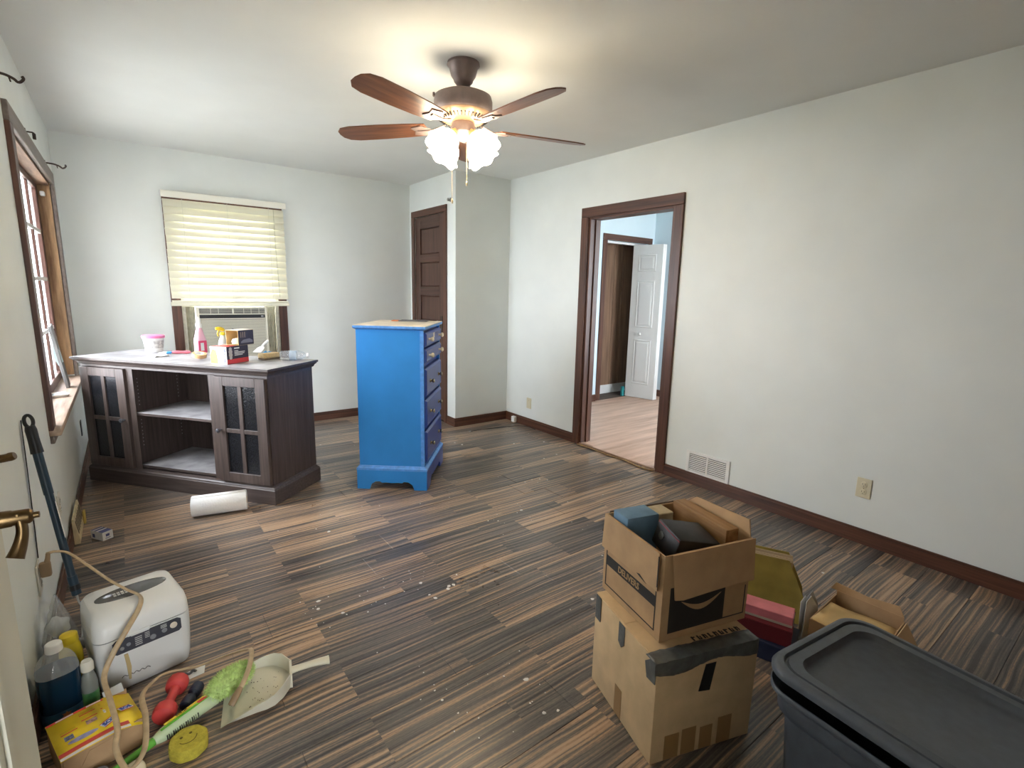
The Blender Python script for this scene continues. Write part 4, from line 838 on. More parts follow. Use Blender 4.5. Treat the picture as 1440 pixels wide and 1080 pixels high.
# sandpaper sheet on the chest
t = thing('sandpaper_sheet', 'dark sheet of sandpaper with an orange edge lying on the blue chest', 'sandpaper', (1.72, 3.50, HH+0.0015), 0.884+0.05)
q = B(); box(q, -0.07, 0.07, -0.11, 0.10, 0, 0.006, bev=0.002); obj('grit_side', q, mat('grey_grit', (0.12, 0.115, 0.12), 0.9, noise=0.2, nscale=200), t)
q = B(); box(q, -0.070, 0.0, 0.101, 0.150, 0, 0.007, bev=0.002); obj('orange_backing', q, mat('orange_paper', (0.65, 0.20, 0.06), 0.7), t)

# ================================================================== THINGS ON THE FLOOR, LEFT SIDE
# ---- paper towel roll
t = thing('paper_towel_roll', 'white roll of paper towels lying in front of the media cabinet', 'paper towels', (0.355, 3.345, 0.0605), -0.21)
MX = Matrix.Translation((-0.145, 0, 0)) @ Matrix.Rotation(PI/2, 4, 'Y')
q = B(); loft(q, [[(r*math.cos(2*PI*i/36), r*math.sin(2*PI*i/36), z) for i in range(36)] for r, z in ((0.021, 0.002), (0.057, 0.0), (0.060, 0.004), (0.060, 0.286), (0.057, 0.29), (0.021, 0.288))], closed=True, M=MX)
obj('roll', q, mat('quilted_paper', (0.82, 0.82, 0.81), 0.85, bump=0.35, bscale=90), t, True)
q = B(); loft(q, [[(r*math.cos(2*PI*i/24), r*math.sin(2*PI*i/24), z) for i in range(24)] for r, z in ((0.019, 0.001), (0.0208, 0.001), (0.0208, 0.289), (0.019, 0.289))], closed=True, M=MX); obj('core', q, CARD, t, True)
q = B(); n_ = 8; vv = [[q.verts.new((x, 0.0615*math.cos(a), 0.0615*math.sin(a))) for a in [math.radians(60+50*i/n_) for i in range(n_+1)]] for x in (-0.142, 0.142)]
for i in range(n_): q.faces.new((vv[0][i], vv[1][i], vv[1][i+1], vv[0][i+1]))
o = obj('loose_sheet', q, PAPER, t, True); o.modifiers.new('t', 'SOLIDIFY').thickness = 0.001
# ---- small product box
t = thing('small_box', 'small white box with a navy striped lid on the floor by the register', 'box', (-0.200, 3.285, 0.0008), 0.58)
q = B(); box(q, 0, 0.052, 0, 0.094, 0, 0.046, bev=0.001); obj('carton', q, mat('off_white_card', (0.62, 0.60, 0.58), 0.6), t)
NV = mat('navy_print', (0.05, 0.06, 0.18), 0.5)
for y0, y1 in ((0.002, 0.040), (0.052, 0.070), (0.078, 0.092)): flatq(t, 'stripe', NV, (0.001, 0.051, y0, y1), 'z', 0.0461)
flatq(t, 'print_mark', NV, (0.016, 0.034, 0.020, 0.034), 'y', -0.0002); flatq(t, 'print_mark', NV, (0.012, 0.038, 0.010, 0.013), 'y', -0.0002); flatq(t, 'print_mark', NV, (0.06, 0.08, 0.01, 0.03), 'x', -0.0002)

# ---- bread maker
bmk = thing('bread_maker', 'white bread maker with dark control strip on the floor by the left wall', 'bread maker', (-0.175, 1.945, 0.0005), 0.20)
BW_, BD_ = 0.275, 0.25
BMW = mat('white_appliance', (0.72, 0.72, 0.70), 0.30, noise=0.03, nscale=5)
q = B(); loft(q, [rrect(BW_-i, BD_-i, 0.036, z, BW_/2, BD_/2, 6) for i, z in ((0.035, 0), (0.022, 0.005), (0.012, 0.03), (0.004, 0.09), (0.0, 0.15), (0.0, 0.197))]); obj('body', q, BMW, bmk, True)
q = B(); loft(q, [rrect(BW_-i, BD_-i, 0.036, z, BW_/2, BD_/2, 6) for i, z in ((0.008, 0.1972), (0.008, 0.2000))]); obj('seam', q, DGREY, bmk)
q = B(); loft(q, [rrect(BW_-i, BD_-j, 0.036, z, BW_/2, BD_/2+k, 6) for i, j, k, z in ((0.0, 0.0, 0, 0.2002), (0.003, 0.004, 0.001, 0.235), (0.010, 0.018, 0.006, 0.258), (0.026, 0.050, 0.014, 0.272), (0.060, 0.10, 0.020, 0.2765), (0.14, 0.17, 0.02, 0.278))]); lid = obj('lid', q, BMW, bmk, True)
q = B(); loft(q, [[(BW_/2 + a*math.cos(2*PI*i/30), BD_/2+0.022 + b*math.sin(2*PI*i/30), z) for i in range(30)] for a, b, z in ((0.105, 0.043, 0.2600), (0.105, 0.043, 0.2785), (0.099, 0.038, 0.2800))]); vw = obj('viewing_window', q, mat('smoky_window', (0.10, 0.10, 0.10), 0.12), lid, True)
q = B()
for i in range(4):
    for j in range(2): box(q, 0.085+i*0.011, 0.093+i*0.011, 0.134+j*0.014, 0.144+j*0.014, 0.2801, 0.2805)
obj('vent_print', q, mat('pale_print', (0.6, 0.6, 0.58), 0.5), lid)
q = B(); pts = [(0.045, 0.150), (0.055, 0.143), (0.232, 0.143), (0.240, 0.150), (0.240, 0.186), (0.230, 0.193), (0.150, 0.193), (0.146, 0.189), (0.098, 0.189), (0.094, 0.193), (0.055, 0.193), (0.045, 0.186)]
prism(q, [(x, z) for x, z in pts], -0.0030, 0.004, Matrix(((1, 0, 0, 0.0), (0, 0, 1, 0), (0, 1, 0, 0), (0, 0, 0, 1)))); cp = obj('control_strip', q, mat('graphite_panel', (0.055, 0.058, 0.075), 0.35), bmk)
def dot(x, z, r, m, nm='button', dep=0.003):
    q = B(); lathe(q, [(r, 0), (r, dep*0.7), (r*0.8, dep), (0, dep)], 16, Matrix.Translation((x, -0.0031, z)) @ Matrix.Rotation(PI/2, 4, 'X')); return obj(nm, q, m, cp, True)
GR = mat('grey_button', (0.22, 0.23, 0.25), 0.4)
dot(0.217, 0.172, 0.011, mat('cream_button', (0.70, 0.62, 0.52), 0.35)); dot(0.189, 0.166, 0.008, GR); dot(0.155, 0.160, 0.009, GR); dot(0.069, 0.161, 0.006, GR); dot(0.087, 0.168, 0.006, GR)
q = B()
for i in range(5): box(q, 0.105, 0.125, -0.0036, -0.0031, 0.152+i*0.0068, 0.1545+i*0.0068); 
for i in range(4): box(q, 0.133, 0.147, -0.0036, -0.0031, 0.166+i*0.0058, 0.168+i*0.0058); box(q, 0.179, 0.197, -0.0036, -0.0031, 0.176+i*0.0036, 0.1775+i*0.0036)
obj('panel_print', q, mat('pale_print', (0.6, 0.6, 0.58), 0.5), cp)
q = B(); box(q, 0.086, 0.150, -0.005, 0.010, 0.1925, 0.2045, bev=0.003); obj('lid_latch', q, BMW, lid)
q = B(); prism(q, [(0.072, 0.135), (0.083, 0.135), (0.088, 0.085), (0.084, 0.040), (0.078, 0.040), (0.076, 0.09)], -0.0026, 0.004, Matrix(((1, 0, 0, 0.0), (0, 0, 1, 0), (0, 1, 0, 0), (0, 0, 0, 1)))); obj('drip_stain', q, mat('tan_stain', (0.50, 0.38, 0.18), 0.5), bmk)
q = B(); tube(q, smooth_path([(0.06+0.008*i, 0.0045, 0.052+0.006*(i % 2)-0.0004*i) for i in range(11)], 3), 0.0012, 5); obj('script_print', q, INK, bmk)

# ---- roller pole against the left wall
t = thing('paint_roller_pole', 'dark blue extension pole with black grip and wire roller frame leaning on the left wall', 'paint roller')
TEAL = mat('dark_teal_tube', (0.018, 0.040, 0.062), 0.35, noise=0.15, nscale=30)
P0, P1 = Vector((-0.311, 2.44, 0.885)), Vector((-0.238, 2.352, 0.200)); D_ = (P1-P0).normalized()
q = B(); tube(q, [P0+D_*0.13, P0+D_*0.30], 0.0145, 14); tube(q, [P0+D_*0.30, P0+D_*0.62], 0.0125, 14); tube(q, [P0+D_*0.62, P1], 0.0150, 14); obj('pole', q, TEAL, t, True)
q = B(); gpts = [P0+D_*x for x in (0.045, 0.06, 0.09, 0.12, 0.145)]; tube(q, gpts, [0.014, 0.017, 0.0165, 0.0175, 0.019], 14)
sd = D_.cross(Vector((1, 0, 0))).normalized(); sr_ = D_.cross(Vector((0, 1, 0))).normalized(); ring = [P0+D_*0.028 + D_*0.022*math.cos(a) + sr_*0.0115*math.sin(a) for a in [2*PI*i/20 for i in range(21)]]; tube(q, ring, 0.0058, 8); obj('grip', q, BLACK, t, True)
q = B(); tube(q, [P0+D_*0.655, P0+D_*0.675], 0.0168, 14); obj('locking_collar', q, BLACK, t, True)
q = B(); nn = Vector((0.95, -0.30, 0.06)).normalized(); M_ = Matrix.Translation(P0+D_*0.40 + nn*0.0130) @ Matrix((D_.cross(nn).to_4d(), (-D_).to_4d(), nn.to_4d(), (0, 0, 0, 1))).transposed()
M_ = Matrix.Translation(P0+D_*0.40 + nn*0.0132) @ Matrix((sd, -D_, sd.cross(-D_))).transposed().to_4x4()
box(q, -0.008, 0.008, -0.07, 0.07, -0.0005, 0.0008, M_); obj('price_sticker', q, PAPER, t)
q = B(); tube(q, smooth_path([P1, P1+D_*0.03, (-0.226, 2.335, 0.14), (-0.232, 2.31, 0.075), (-0.235, 2.285, 0.035), (-0.222, 2.262, 0.030), (-0.20, 2.245, 0.050)], 5), 0.0042, 8); obj('wire_frame', q, CHROME, t, True)
q = B(); lathe(q, [(0.004, 0), (0.020, 0.001), (0.020, 0.10), (0.004, 0.101)], 18, Matrix.Translation((-0.295, 2.315, 0.0215)) @ Matrix.Rotation(math.radians(75), 4, 'Y') @ Matrix.Rotation(0.5, 4, 'X')); obj('roller_cage', q, mat('grey_plastic', (0.3, 0.3, 0.3), 0.5), t, True)
# thin black wire down the wall to the outlet
q = B(); tube(q, smooth_path([(XL+0.003, 2.455, 0.86), (XL+0.0035, 2.43, 0.68), (XL+0.0035, 2.40, 0.50), (XL+0.0035, 2.375, 0.365)], 4), 0.0018, 6); tag(obj('wall_wire', q, BLACK), 'thin black wire running down the left wall behind the pole', 'wire')

# ---- jug, bottles and plastic bag in the corner
t = thing('cleaner_jug', 'clear plastic jug of dark blue cleaner with white cap', 'jug', (-0.268, 1.952, 0.0005), 0.2)
BLQ = mat('dark_blue_liquid', (0.008, 0.040, 0.085), 0.12)
q = B(); loft(q, [rrect(w, d, r, z) for w, d, r, z in ((0.085, 0.080, 0.030, 0), (0.100, 0.095, 0.034, 0.006), (0.104, 0.098, 0.036, 0.05), (0.098, 0.092, 0.034, 0.075), (0.104, 0.098, 0.036, 0.10), (0.104, 0.098, 0.036, 0.165))]); obj('cleaner', q, BLQ, t, True)
q = B(); lp = [rrect(w, d, r, z) for w, d, r, z in ((0.1042, 0.0982, 0.036, 0.1652), (0.098, 0.092, 0.034, 0.185), (0.078, 0.074, 0.033, 0.208), (0.048, 0.048, 0.023, 0.224), (0.036, 0.036, 0.0175, 0.230))]; loft(q, lp, cap=False); obj('shoulder', q, PETG, t, True)
q = B(); lathe(q, [(0.0205, 0.2285), (0.022, 0.230), (0.021, 0.252), (0.018, 0.255), (0, 0.255)], 22); obj('cap', q, WHITE, t, True)
q = B(); loft(q, [rrect(0.1046, 0.0986, 0.036, z) for z in (0.012, 0.048)], cap=False); jl = obj('label', q, mat('blue_label', (0.03, 0.12, 0.24), 0.4, noise=0.4, nscale=25), t, True)
q = B(); prism(q, [(0.013*(1.0 if i % 2 else 0.5)*math.cos(i*PI/6), 0.010*(1.0 if i % 2 else 0.5)*math.sin(i*PI/6)) for i in range(12)], 0, 0.0006, Matrix.Translation((0.004, -0.0500, 0.034)) @ Matrix.Rotation(PI/2, 4, 'X')); obj('flower_print', q, mat('orange_print', (0.60, 0.25, 0.10), 0.5), jl)
t = thing('yellow_bottle', 'yellow plastic bottle behind the blue jug', 'bottle', (-0.243, 2.055, 0.0005), 0.2)
q = B(); loft(q, [rrect(w, d, r, z) for w, d, r, z in ((0.055, 0.045, 0.018, 0), (0.060, 0.050, 0.02, 0.005), (0.060, 0.050, 0.02, 0.15), (0.052, 0.044, 0.02, 0.175), (0.044, 0.040, 0.018, 0.185))]); obj('body', q, YEL, t, True)
q = B(); loft(q, [rrect(w, d, r, z) for w, d, r, z in ((0.046, 0.042, 0.019, 0.1852), (0.050, 0.046, 0.02, 0.19), (0.046, 0.040, 0.018, 0.212), (0.036, 0.03, 0.014, 0.216))]); obj('cap', q, YEL, t, True)
t = thing('trigger_bottle', 'slim clear bottle with white cap standing beside the bread maker', 'bottle', (-0.193, 1.903, 0.0005), 0.2)
q = B(); lathe(q, [(0.018, 0), (0.021, 0.004), (0.021, 0.115), (0.017, 0.14), (0.010, 0.158)], 20); obj('body', q, mat('cloudy_grey_plastic', (0.22, 0.24, 0.22), 0.2), t, True)
q = B(); lathe(q, [(0.0112, 0.1582), (0.0165, 0.160), (0.0165, 0.182), (0.013, 0.192), (0, 0.193)], 18); obj('cap', q, OFFW, t, True)
q = B(); lathe(q, [(0.0212, 0.02), (0.0213, 0.09)], 20, cap=False); obj('label', q, mat('green_print_label', (0.06, 0.22, 0.07), 0.4, noise=0.5, nscale=30), t, True)
t = thing('plastic_bag', 'knotted clear plastic bag behind the jug by the wall', 'bag', (-0.276, 2.168, 0.0008), 0)
q = B(); bmesh.ops.create_icosphere(q, subdivisions=4, radius=1.0)
for v in q.verts:
    c = v.co.copy(); k = 1 + 0.10*math.sin(9*c.x+5*c.z)*math.cos(8*c.y-4*c.z) + 0.05*math.sin(23*c.z+13*c.x)
    tz = (c.z+1)/2; w_ = 0.056*(1-0.70*max(0, tz-0.5)/0.5) if tz > 0.5 else 0.056
    v.co = Vector((c.x*w_*0.80*k, c.y*0.068*(w_/0.056)*k, max(0, 0.31*tz)*1.0))
obj('film', q, BAGM, t, True)
q = B(); bmesh.ops.create_icosphere(q, subdivisions=3, radius=0.032)
for v in q.verts: v.co *= 1 + 0.18*math.sin(v.co.x*150)*math.cos(v.co.z*120); v.co.z += 0.19
obj('paper_contents', q, PAPER, t, True)
q = B(); bmesh.ops.create_icosphere(q, subdivisions=3, radius=0.036)
for v in q.verts: v.co *= 1 + 0.15*math.sin(v.co.y*130)*math.cos(v.co.z*100); v.co.z += 0.06
obj('brown_contents', q, mat('olive_contents', (0.16, 0.14, 0.09), 0.7), t, True)

# ---- opened pad package with yellow printed face
t = thing('scouring_pad_box', 'yellow and red printed cardboard package of scouring pads, torn open', 'box', (-0.243, 1.628, 0.0008), 0.26)
SY = mat('yellow_print_card', (0.86, 0.62, 0.02), 0.45, noise=0.10, nscale=14); SR = mat('red_print_card', (0.70, 0.07, 0.05), 0.45); SBL = mat('blue_logo_ink', (0.03, 0.09, 0.42), 0.45)
Wd, Dp, Hh = 0.195, 0.178, 0.088
q = B(); box(q, 0.004, Wd-0.004, 0.012, 0.015, 0, Hh-0.006); box(q, 0.004, Wd-0.004, Dp-0.003, Dp, 0, Hh-0.002); box(q, 0, 0.003, 0.012, Dp, 0, Hh-0.002); box(q, 0.003, Wd-0.004, 0.0152, Dp-0.0032, 0, 0.003); obj('carton', q, CARD2, t)
q = B(); vs_ = [[q.verts.new((x, y, Hh + zz_)) for x, zz_ in ((-0.002, 0.0), (0.05, 0.003), (0.10, 0.004), (0.135, 0.003), (0.165, -0.006), (Wd, -0.022))] for y in (0.0, Dp*0.5, Dp)]
for r0, r1 in zip(vs_, vs_[1:]):
    for i in range(5): q.faces.new((r0[i], r0[i+1], r1[i+1], r1[i]))
fc = obj('printed_face', q, SY, t, True); sm = fc.modifiers.new('t', 'SOLIDIFY'); sm.thickness = 0.0018; sm.offset = -1 if fc.data.polygons[0].normal.z > 0 else 1
def zf(x): return Hh + (0.004 if x < 0.13 else 0.003 - (x-0.135)*0.30) + 0.0006
def decal(nm, m, x0, x1, y0, y1, dz=0.0, par=fc):
    n = max(1, int((x1-x0)/0.02)); q = B(); a_ = []
    for i in range(n+1):
        x = x0+(x1-x0)*i/n; z = Hh + (0.003*max(0, min(1, x/0.05)) + 0.001*max(0, min(1, (x-0.05)/0.05)) - 0.001*max(0, min(1, (x-0.10)/0.035)) - 0.009*max(0, min(1, (x-0.135)/0.03)) - 0.016*max(0, min(1, (x-0.165)/0.03))) + 0.0006 + dz
        a_.append((q.verts.new((x, y0, z)), q.verts.new((x, y1, z))))
    for (p, r_), (s2, u) in zip(a_, a_[1:]): q.faces.new((p, s2, u, r_))
    return obj(nm, q, m, par)
decal('red_stripe', SR, -0.001, Wd*0.80, 0.014, 0.030); decal('white_stripe', PAPER, -0.001, Wd*0.80, 0.001, 0.012); decal('red_back_edge', SR, -0.001, 0.13, Dp-0.010, Dp-0.001)
decal('white_back_label', PAPER, 0.02, 0.06, Dp-0.0085, Dp-0.003, 0.0004); decal('white_back_label', PAPER, 0.09, 0.125, Dp-0.0085, Dp-0.003, 0.0004)
for x0, x1, y in ((0.018, 0.055, 0.098), (0.068, 0.105, 0.118), (0.068, 0.105, 0.143), (0.115, 0.150, 0.130)): decal('red_rule', SR, x0, x1, y, y+0.004)
for x0, x1, y0, y1, c in ((0.022, 0.042, 0.068, 0.088, 'grey_blue_picture'), (0.075, 0.100, 0.092, 0.110, 'grey_red_picture'), (0.118, 0.146, 0.106, 0.122, 'silver_picture')):
    decal('picture', mat(c, {'grey_blue_picture': (0.20, 0.22, 0.35), 'grey_red_picture': (0.42, 0.25, 0.22), 'silver_picture': (0.45, 0.45, 0.46)}[c], 0.5, noise=0.7, nscale=120), x0, x1, y0, y1)
ye = B(); loft(ye, [[(0.058+0.034*math.cos(2*PI*i/20), 0.052+0.009*math.sin(2*PI*i/20), z) for i in range(20)] for z in (Hh+0.0042, Hh+0.0050)]); obj('pad_picture', ye, mat('lilac_pad_print', (0.32, 0.32, 0.55), 0.6, noise=0.3, nscale=60), fc)
for (x, y, r_) in ((0.118, 0.058, 0.42), (0.166, 0.092, 0.36)):
    z = Hh + (0.0055 if x < 0.13 else -0.0035); tilt = 0 if x < 0.13 else 0.5
    q = B(); box(q, -0.019, 0.019, -0.009, 0.009, 0, 0.0005); lb = obj('logo_panel', q, PAPER, fc, loc=(x, y, z), rot=(0, 0.0 if x < 0.13 else 0.36, r_))
    for yy_ in (-0.0105, 0.0105): q = B(); box(q, -0.019, 0.019, yy_-0.0014, yy_+0.0014, 0, 0.0006); obj('logo_rule', q, SR, lb)
    lettering('SOS', 0.0185, SBL, lb, (0, -0.0004, 0.0009), (0, 0, 0), 0.0006)
for i in range(6):
    for x0 in (0.018, 0.068, 0.115): decal('print_line', mat('amber_ink', (0.55, 0.33, 0.02), 0.5), x0, x0+0.034, 0.150+i*0.0036 - (0.045 if x0 < 0.05 else 0), 0.1512+i*0.0036 - (0.045 if x0 < 0.05 else 0)) if i < 3 else None
q = B(); prism(q, [(0.135, 0.0), (0.185, -0.004), (0.185, 0.026), (0.135, 0.022)], 0, 0.0015, Matrix.Translation((0, Dp-0.001, Hh-0.002)) @ Matrix.Rotation(0.5, 4, 'X')); obj('grey_flap', q, mat('grey_card', (0.55, 0.56, 0.56), 0.6), t)
q = B(); prism(q, [(0.02, 0.001), (Wd-0.006, 0.001), (Wd-0.01, 0.074), (0.06, 0.070)], 0, 0.0018, Matrix.Translation((0, 0.0095, 0.0)) @ Matrix.Rotation(PI/2 - 0.04, 4, 'X')); obj('front_flap', q, CARD2, t)
q = B(); prism(q, [(0.014, 0.001), (Dp-0.01, 0.001), (Dp-0.02, 0.055), (0.02, 0.060)], 0, 0.0018, Matrix.Translation((Wd-0.001, 0, 0)) @ Matrix.Rotation(PI/2, 4, 'Z') @ Matrix.Rotation(PI/2, 4, 'X')); obj('end_flap', q, CARD2, t)

# ---- dumbbells
def dumbbell(name, label, loc, rz, m, ln=0.15, r=0.030, hexa=6):
    t = thing(name, label, 'dumbbell', loc, rz); Mx = Matrix.Rotation(PI/2, 4, 'Y')
    for x in (0, ln-0.045):
        q = B(); lathe(q, [(r*0.55, 0), (r*0.95, 0.006), (r, 0.014), (r, 0.032), (r*0.9, 0.040), (r*0.5, 0.045)], hexa*2, Matrix.Translation((x, 0, r)) @ Mx); obj('weight', q, m, t, 30)
    q = B(); lathe(q, [(r*0.48, 0), (r*0.42, (ln-0.09)/2), (r*0.48, ln-0.09)], 14, Matrix.Translation((0.045, 0, r)) @ Mx); obj('handle', q, m, t, True)
dumbbell('dumbbell', 'coral red dumbbell beside the torn yellow package', (0.036, 1.872, 0.0008), math.radians(250), mat('coral_vinyl', (0.62, 0.06, 0.055), 0.5), 0.165, 0.033)
dumbbell('dumbbell', 'dark blue dumbbell lying next to the coral red one', (0.088, 1.826, 0.0008), math.radians(240), mat('navy_vinyl', (0.012, 0.022, 0.05), 0.45), 0.10, 0.020)
# ---- white card
t = thing('hang_tag', 'white card with a dark plastic clip on the floor by the bread maker', 'card', (0.068, 1.918, 0.001), 0.05, rot=(0, 0, 0.10))
q = B(); prism(q, [(-0.048, -0.022), (0.040, -0.018), (0.052, 0.024), (-0.040, 0.022)], 0, 0.0012); obj('card', q, PAPER, t)
q = B(); tube(q, smooth_path([(-0.04, 0.0, 0.005), (-0.02, 0.010, 0.008), (0.0, 0.004, 0.006), (0.012, 0.012, 0.006), (0.02, 0.004, 0.005)], 4), 0.005, 8, flat=0.7); obj('clip', q, DGREY, t, True)

# ---- dustpan
t = thing('dustpan', 'cream plastic dustpan with a looped handle on the floor', 'dustpan', (0.150, 1.722, 0.001), -0.21)
DP = mat('cream_dustpan_plastic', (0.66, 0.63, 0.50), 0.4)
q = B(); nx = 8; w0 = 0.118
def wid(u): return w0*(1 - 0.06*u - 0.62*max(0, (u-0.62)/0.38)**2.2)
top_l = []
for i in range(nx+1):
    u = i/nx; x = -0.005 + 0.205*u; w = wid(u); zb = 0.001 + 0.010*min(1, u*2); hh = 0.001 + 0.050*min(1, u*1.15)
    top_l.append([(x, -w, zb+hh), (x, -w+0.004, zb+hh), (x, -w+0.012, zb+0.002), (x, w-0.012, zb+0.002), (x, w-0.004, zb+hh), (x, w, zb+hh), (x, w-0.008, zb-0.0005), (x, -w+0.008, zb-0.0005)])
loft(q, top_l)
lx = top_l[-1]; box(q, 0.196, 0.204, -wid(1)+0.0, wid(1), 0.010, 0.060); pan = obj('pan', q, DP, t, 35)
q = B(); hp = smooth_path([(0.203, 0, 0.048), (0.235, 0.0, 0.050), (0.28, 0.0, 0.052), (0.325, 0.0, 0.050)], 4); n_ = len(hp)
tube(q, hp, [0.020 - 0.004*math.sin(PI*i/(n_-1)) + 0.004*(i/(n_-1)) for i in range(n_)], 12, flat=0.5); obj('handle', q, DP, t, True)
q = B(); box(q, 0.0, 0.006, -0.112, 0.112, 0.0022, 0.0034); obj('lip', q, mat('pale_lip', (0.72, 0.70, 0.62), 0.4), t)
q = B()
for i in range(34):
    a_, b_, s_ = random.uniform(0.06, 0.16), random.uniform(-0.08, 0.06), random.uniform(0.0006, 0.0016); box(q, a_, a_+s_*1.6, b_, b_+s_*1.6, 0.0126, 0.0126+s_, Matrix.Identity(4))
o = obj('crumbs', q, mat('dark_crumbs', (0.10, 0.07, 0.05), 0.9), t); o['kind'] = 'stuff'
# ---- green duster in its sleeve
t = thing('fluffy_duster', 'green fluffy duster in a printed sleeve resting across the dustpan', 'duster', (-0.150, 1.590, 0.0245), 0.0)
A0, A1 = Vector((0, 0, 0.0)), Vector((0.270, 0.122, 0.014)); Dd = (A1-A0).normalized()
q = B(); tube(q, [A0, A0+Dd*0.10], 0.0095, 12); obj('handle', q, mat('leaf_green_plastic', (0.12, 0.40, 0.05), 0.4), t, True)
q = B(); tube(q, [A0+Dd*0.085, A0+Dd*0.115], 0.0125, 12); obj('handle_collar', q, mat('leaf_green_plastic', (0.12, 0.40, 0.05), 0.4), t, True)
q = B(); tube(q, [A0+Dd*0.1155, A0+Dd*0.14, A0+Dd*0.25, A1], [0.013, 0.020, 0.023, 0.024], 12); sl = obj('sleeve', q, mat('pale_green_sleeve', (0.55, 0.66, 0.42), 0.3), t, 50)
side = Dd.cross(Vector((0, 0, 1))).normalized(); upv = side.cross(Dd)
Msl = Matrix.Translation(A0+Dd*0.21) @ Matrix((Dd, upv.cross(Dd), upv)).transposed().to_4x4()
for nm, m_, u0, u1, v0, v1 in (('yellow_band', YEL, -0.06, 0.07, 0.002, 0.010), ('green_band', mat('bright_green_print', (0.15, 0.5, 0.03), 0.4), -0.075, 0.075, -0.0075, -0.001), ('red_badge', SR, 0.035, 0.065, -0.006, 0.004)):
    q = B(); box(q, u0, u1, v0, v1, 0.0215, 0.0238 + (0.0004 if nm == 'red_badge' else 0), Msl); obj(nm, q, m_, sl)
lettering('DUSTER', 0.009, INK, sl, tuple((Msl @ Vector((-0.01, 0.006, 0.0242)))), Matrix((Dd, upv.cross(Dd), upv)).transposed().to_euler())
q = B()
for i in range(16): box(q, -0.07+i*0.006, -0.0675+i*0.006 - 0.001*(i % 3), -0.0242, -0.0215, -0.006, 0.008, Msl)
obj('barcode', q, INK, sl)
FUZ = mat('lime_microfibre', (0.56, 0.72, 0.27), 0.9, noise=0.25, nscale=60)
q = B(); hc = A1 + Dd*0.055 + Vector((0, 0, 0.016)); bmesh.ops.create_icosphere(q, subdivisions=3, radius=1.0)
for v in q.verts: c = v.co.copy(); v.co = hc + Dd*c.x*0.078 + side*c.y*0.040 + upv*c.z*0.038
hd = obj('duster_head', q, FUZ, t, True)
q = B()
for i in range(2600):
    a_, cz_ = random.uniform(0, 2*PI), random.uniform(-0.55, 1); rr_ = math.sqrt(max(0, 1-cz_*cz_)); n_ = Vector((rr_*math.cos(a_), rr_*math.sin(a_), cz_))
    p = hc + Dd*n_.x*0.077 + side*n_.y*0.039 + upv*n_.z*0.037; d_ = (Dd*n_.x*0.6 + side*n_.y + upv*n_.z + Vector((random.uniform(-.5, .5), random.uniform(-.5, .5), random.uniform(-.4, .4)))).normalized(); tn = d_.cross(Vector((random.uniform(-1, 1), random.uniform(-1, 1), random.uniform(-1, 1)))).normalized()*0.0008
    L_ = random.uniform(0.008, 0.016); q.faces.new([q.verts.new(x) for x in (p-tn, p+tn, p+d_*L_*0.6+tn*0.8, p+d_*L_)])
o = obj('fibres', q, FUZ, hd); o['kind'] = 'stuff'
# ---- smiling sponge
t = thing('round_sponge', 'round yellow sponge with a smiling face cut into it', 'sponge', (0.036, 1.582, 0.0008), 0.25)
YS = mat('yellow_sponge', (0.50, 0.42, 0.045), 0.85, noise=0.18, nscale=90, bump=0.8, bscale=260)
q = B(); n_ = 40
prof = [(0.046, 0), (0.0495, 0.003), (0.050, 0.018), (0.0495, 0.034), (0.047, 0.038)]
loft(q, [[(r*(1+0.02*math.cos(8*2*PI*i/n_))*math.cos(2*PI*i/n_), r*(1+0.02*math.cos(8*2*PI*i/n_))*math.sin(2*PI*i/n_), z) for i in range(n_)] for r, z in prof]); sp_o = obj('foam', q, YS, t, True)
SHD = mat('sponge_cut', (0.13, 0.10, 0.01), 0.9)
for x in (-0.013, 0.012): q = B(); lathe(q, [(0.0042, 0), (0.0042, 0.0008), (0, 0.0008)], 12, Matrix.Translation((x, 0.015, 0.0378))); obj('eye_hole', q, SHD, sp_o)
q = B(); tube(q, [(0.024*math.cos(a), 0.006+0.024*math.sin(a), 0.0382) for a in [math.radians(200+140*i/14) for i in range(15)]], 0.0015, 6, flat=0.6); obj('mouth_slit', q, SHD, sp_o)
# ---- grey and blue scrubber, and a pale bulb by the door
t = thing('scrub_pad', 'grey and blue scrub pad in front of the yellow package', 'scrub pad', (-0.190, 1.600, 0.0008), 0.4)
q = B(); loft(q, [rrect(w, d, 0.016, z) for w, d, z in ((0.080, 0.045, 0), (0.088, 0.05, 0.004), (0.088, 0.05, 0.022), (0.078, 0.042, 0.028))]); obj('pad', q, mat('grey_scourer', (0.20, 0.21, 0.23), 0.9, noise=0.2, nscale=90), t, True)
q = B(); box(q, -0.012, 0.010, -0.0215, 0.0215, 0.0282, 0.0302, bev=0.001); obj('blue_stripe', q, mat('royal_blue_pad', (0.03, 0.12, 0.50), 0.8), t)
t = thing('light_bulb', 'pale round light bulb lying under the green duster handle', 'light bulb', (-0.092, 1.560, 0.0265), 0.6)
Mx = Matrix.Rotation(math.radians(100), 4, 'Y')
q = B(); lathe(q, [(0.012, -0.034), (0.016, -0.024), (0.024, -0.008), (0.026, 0.004), (0.022, 0.016), (0.012, 0.023), (0, 0.025)], 20, Mx); obj('globe', q, mat('milky_glass', (0.78, 0.68, 0.48), 0.15), t, True)
q = B(); lathe(q, [(0.008, -0.058), (0.0115, -0.054), (0.0115, -0.0345)], 16, Mx); obj('screw_base', q, CHROME, t, True)

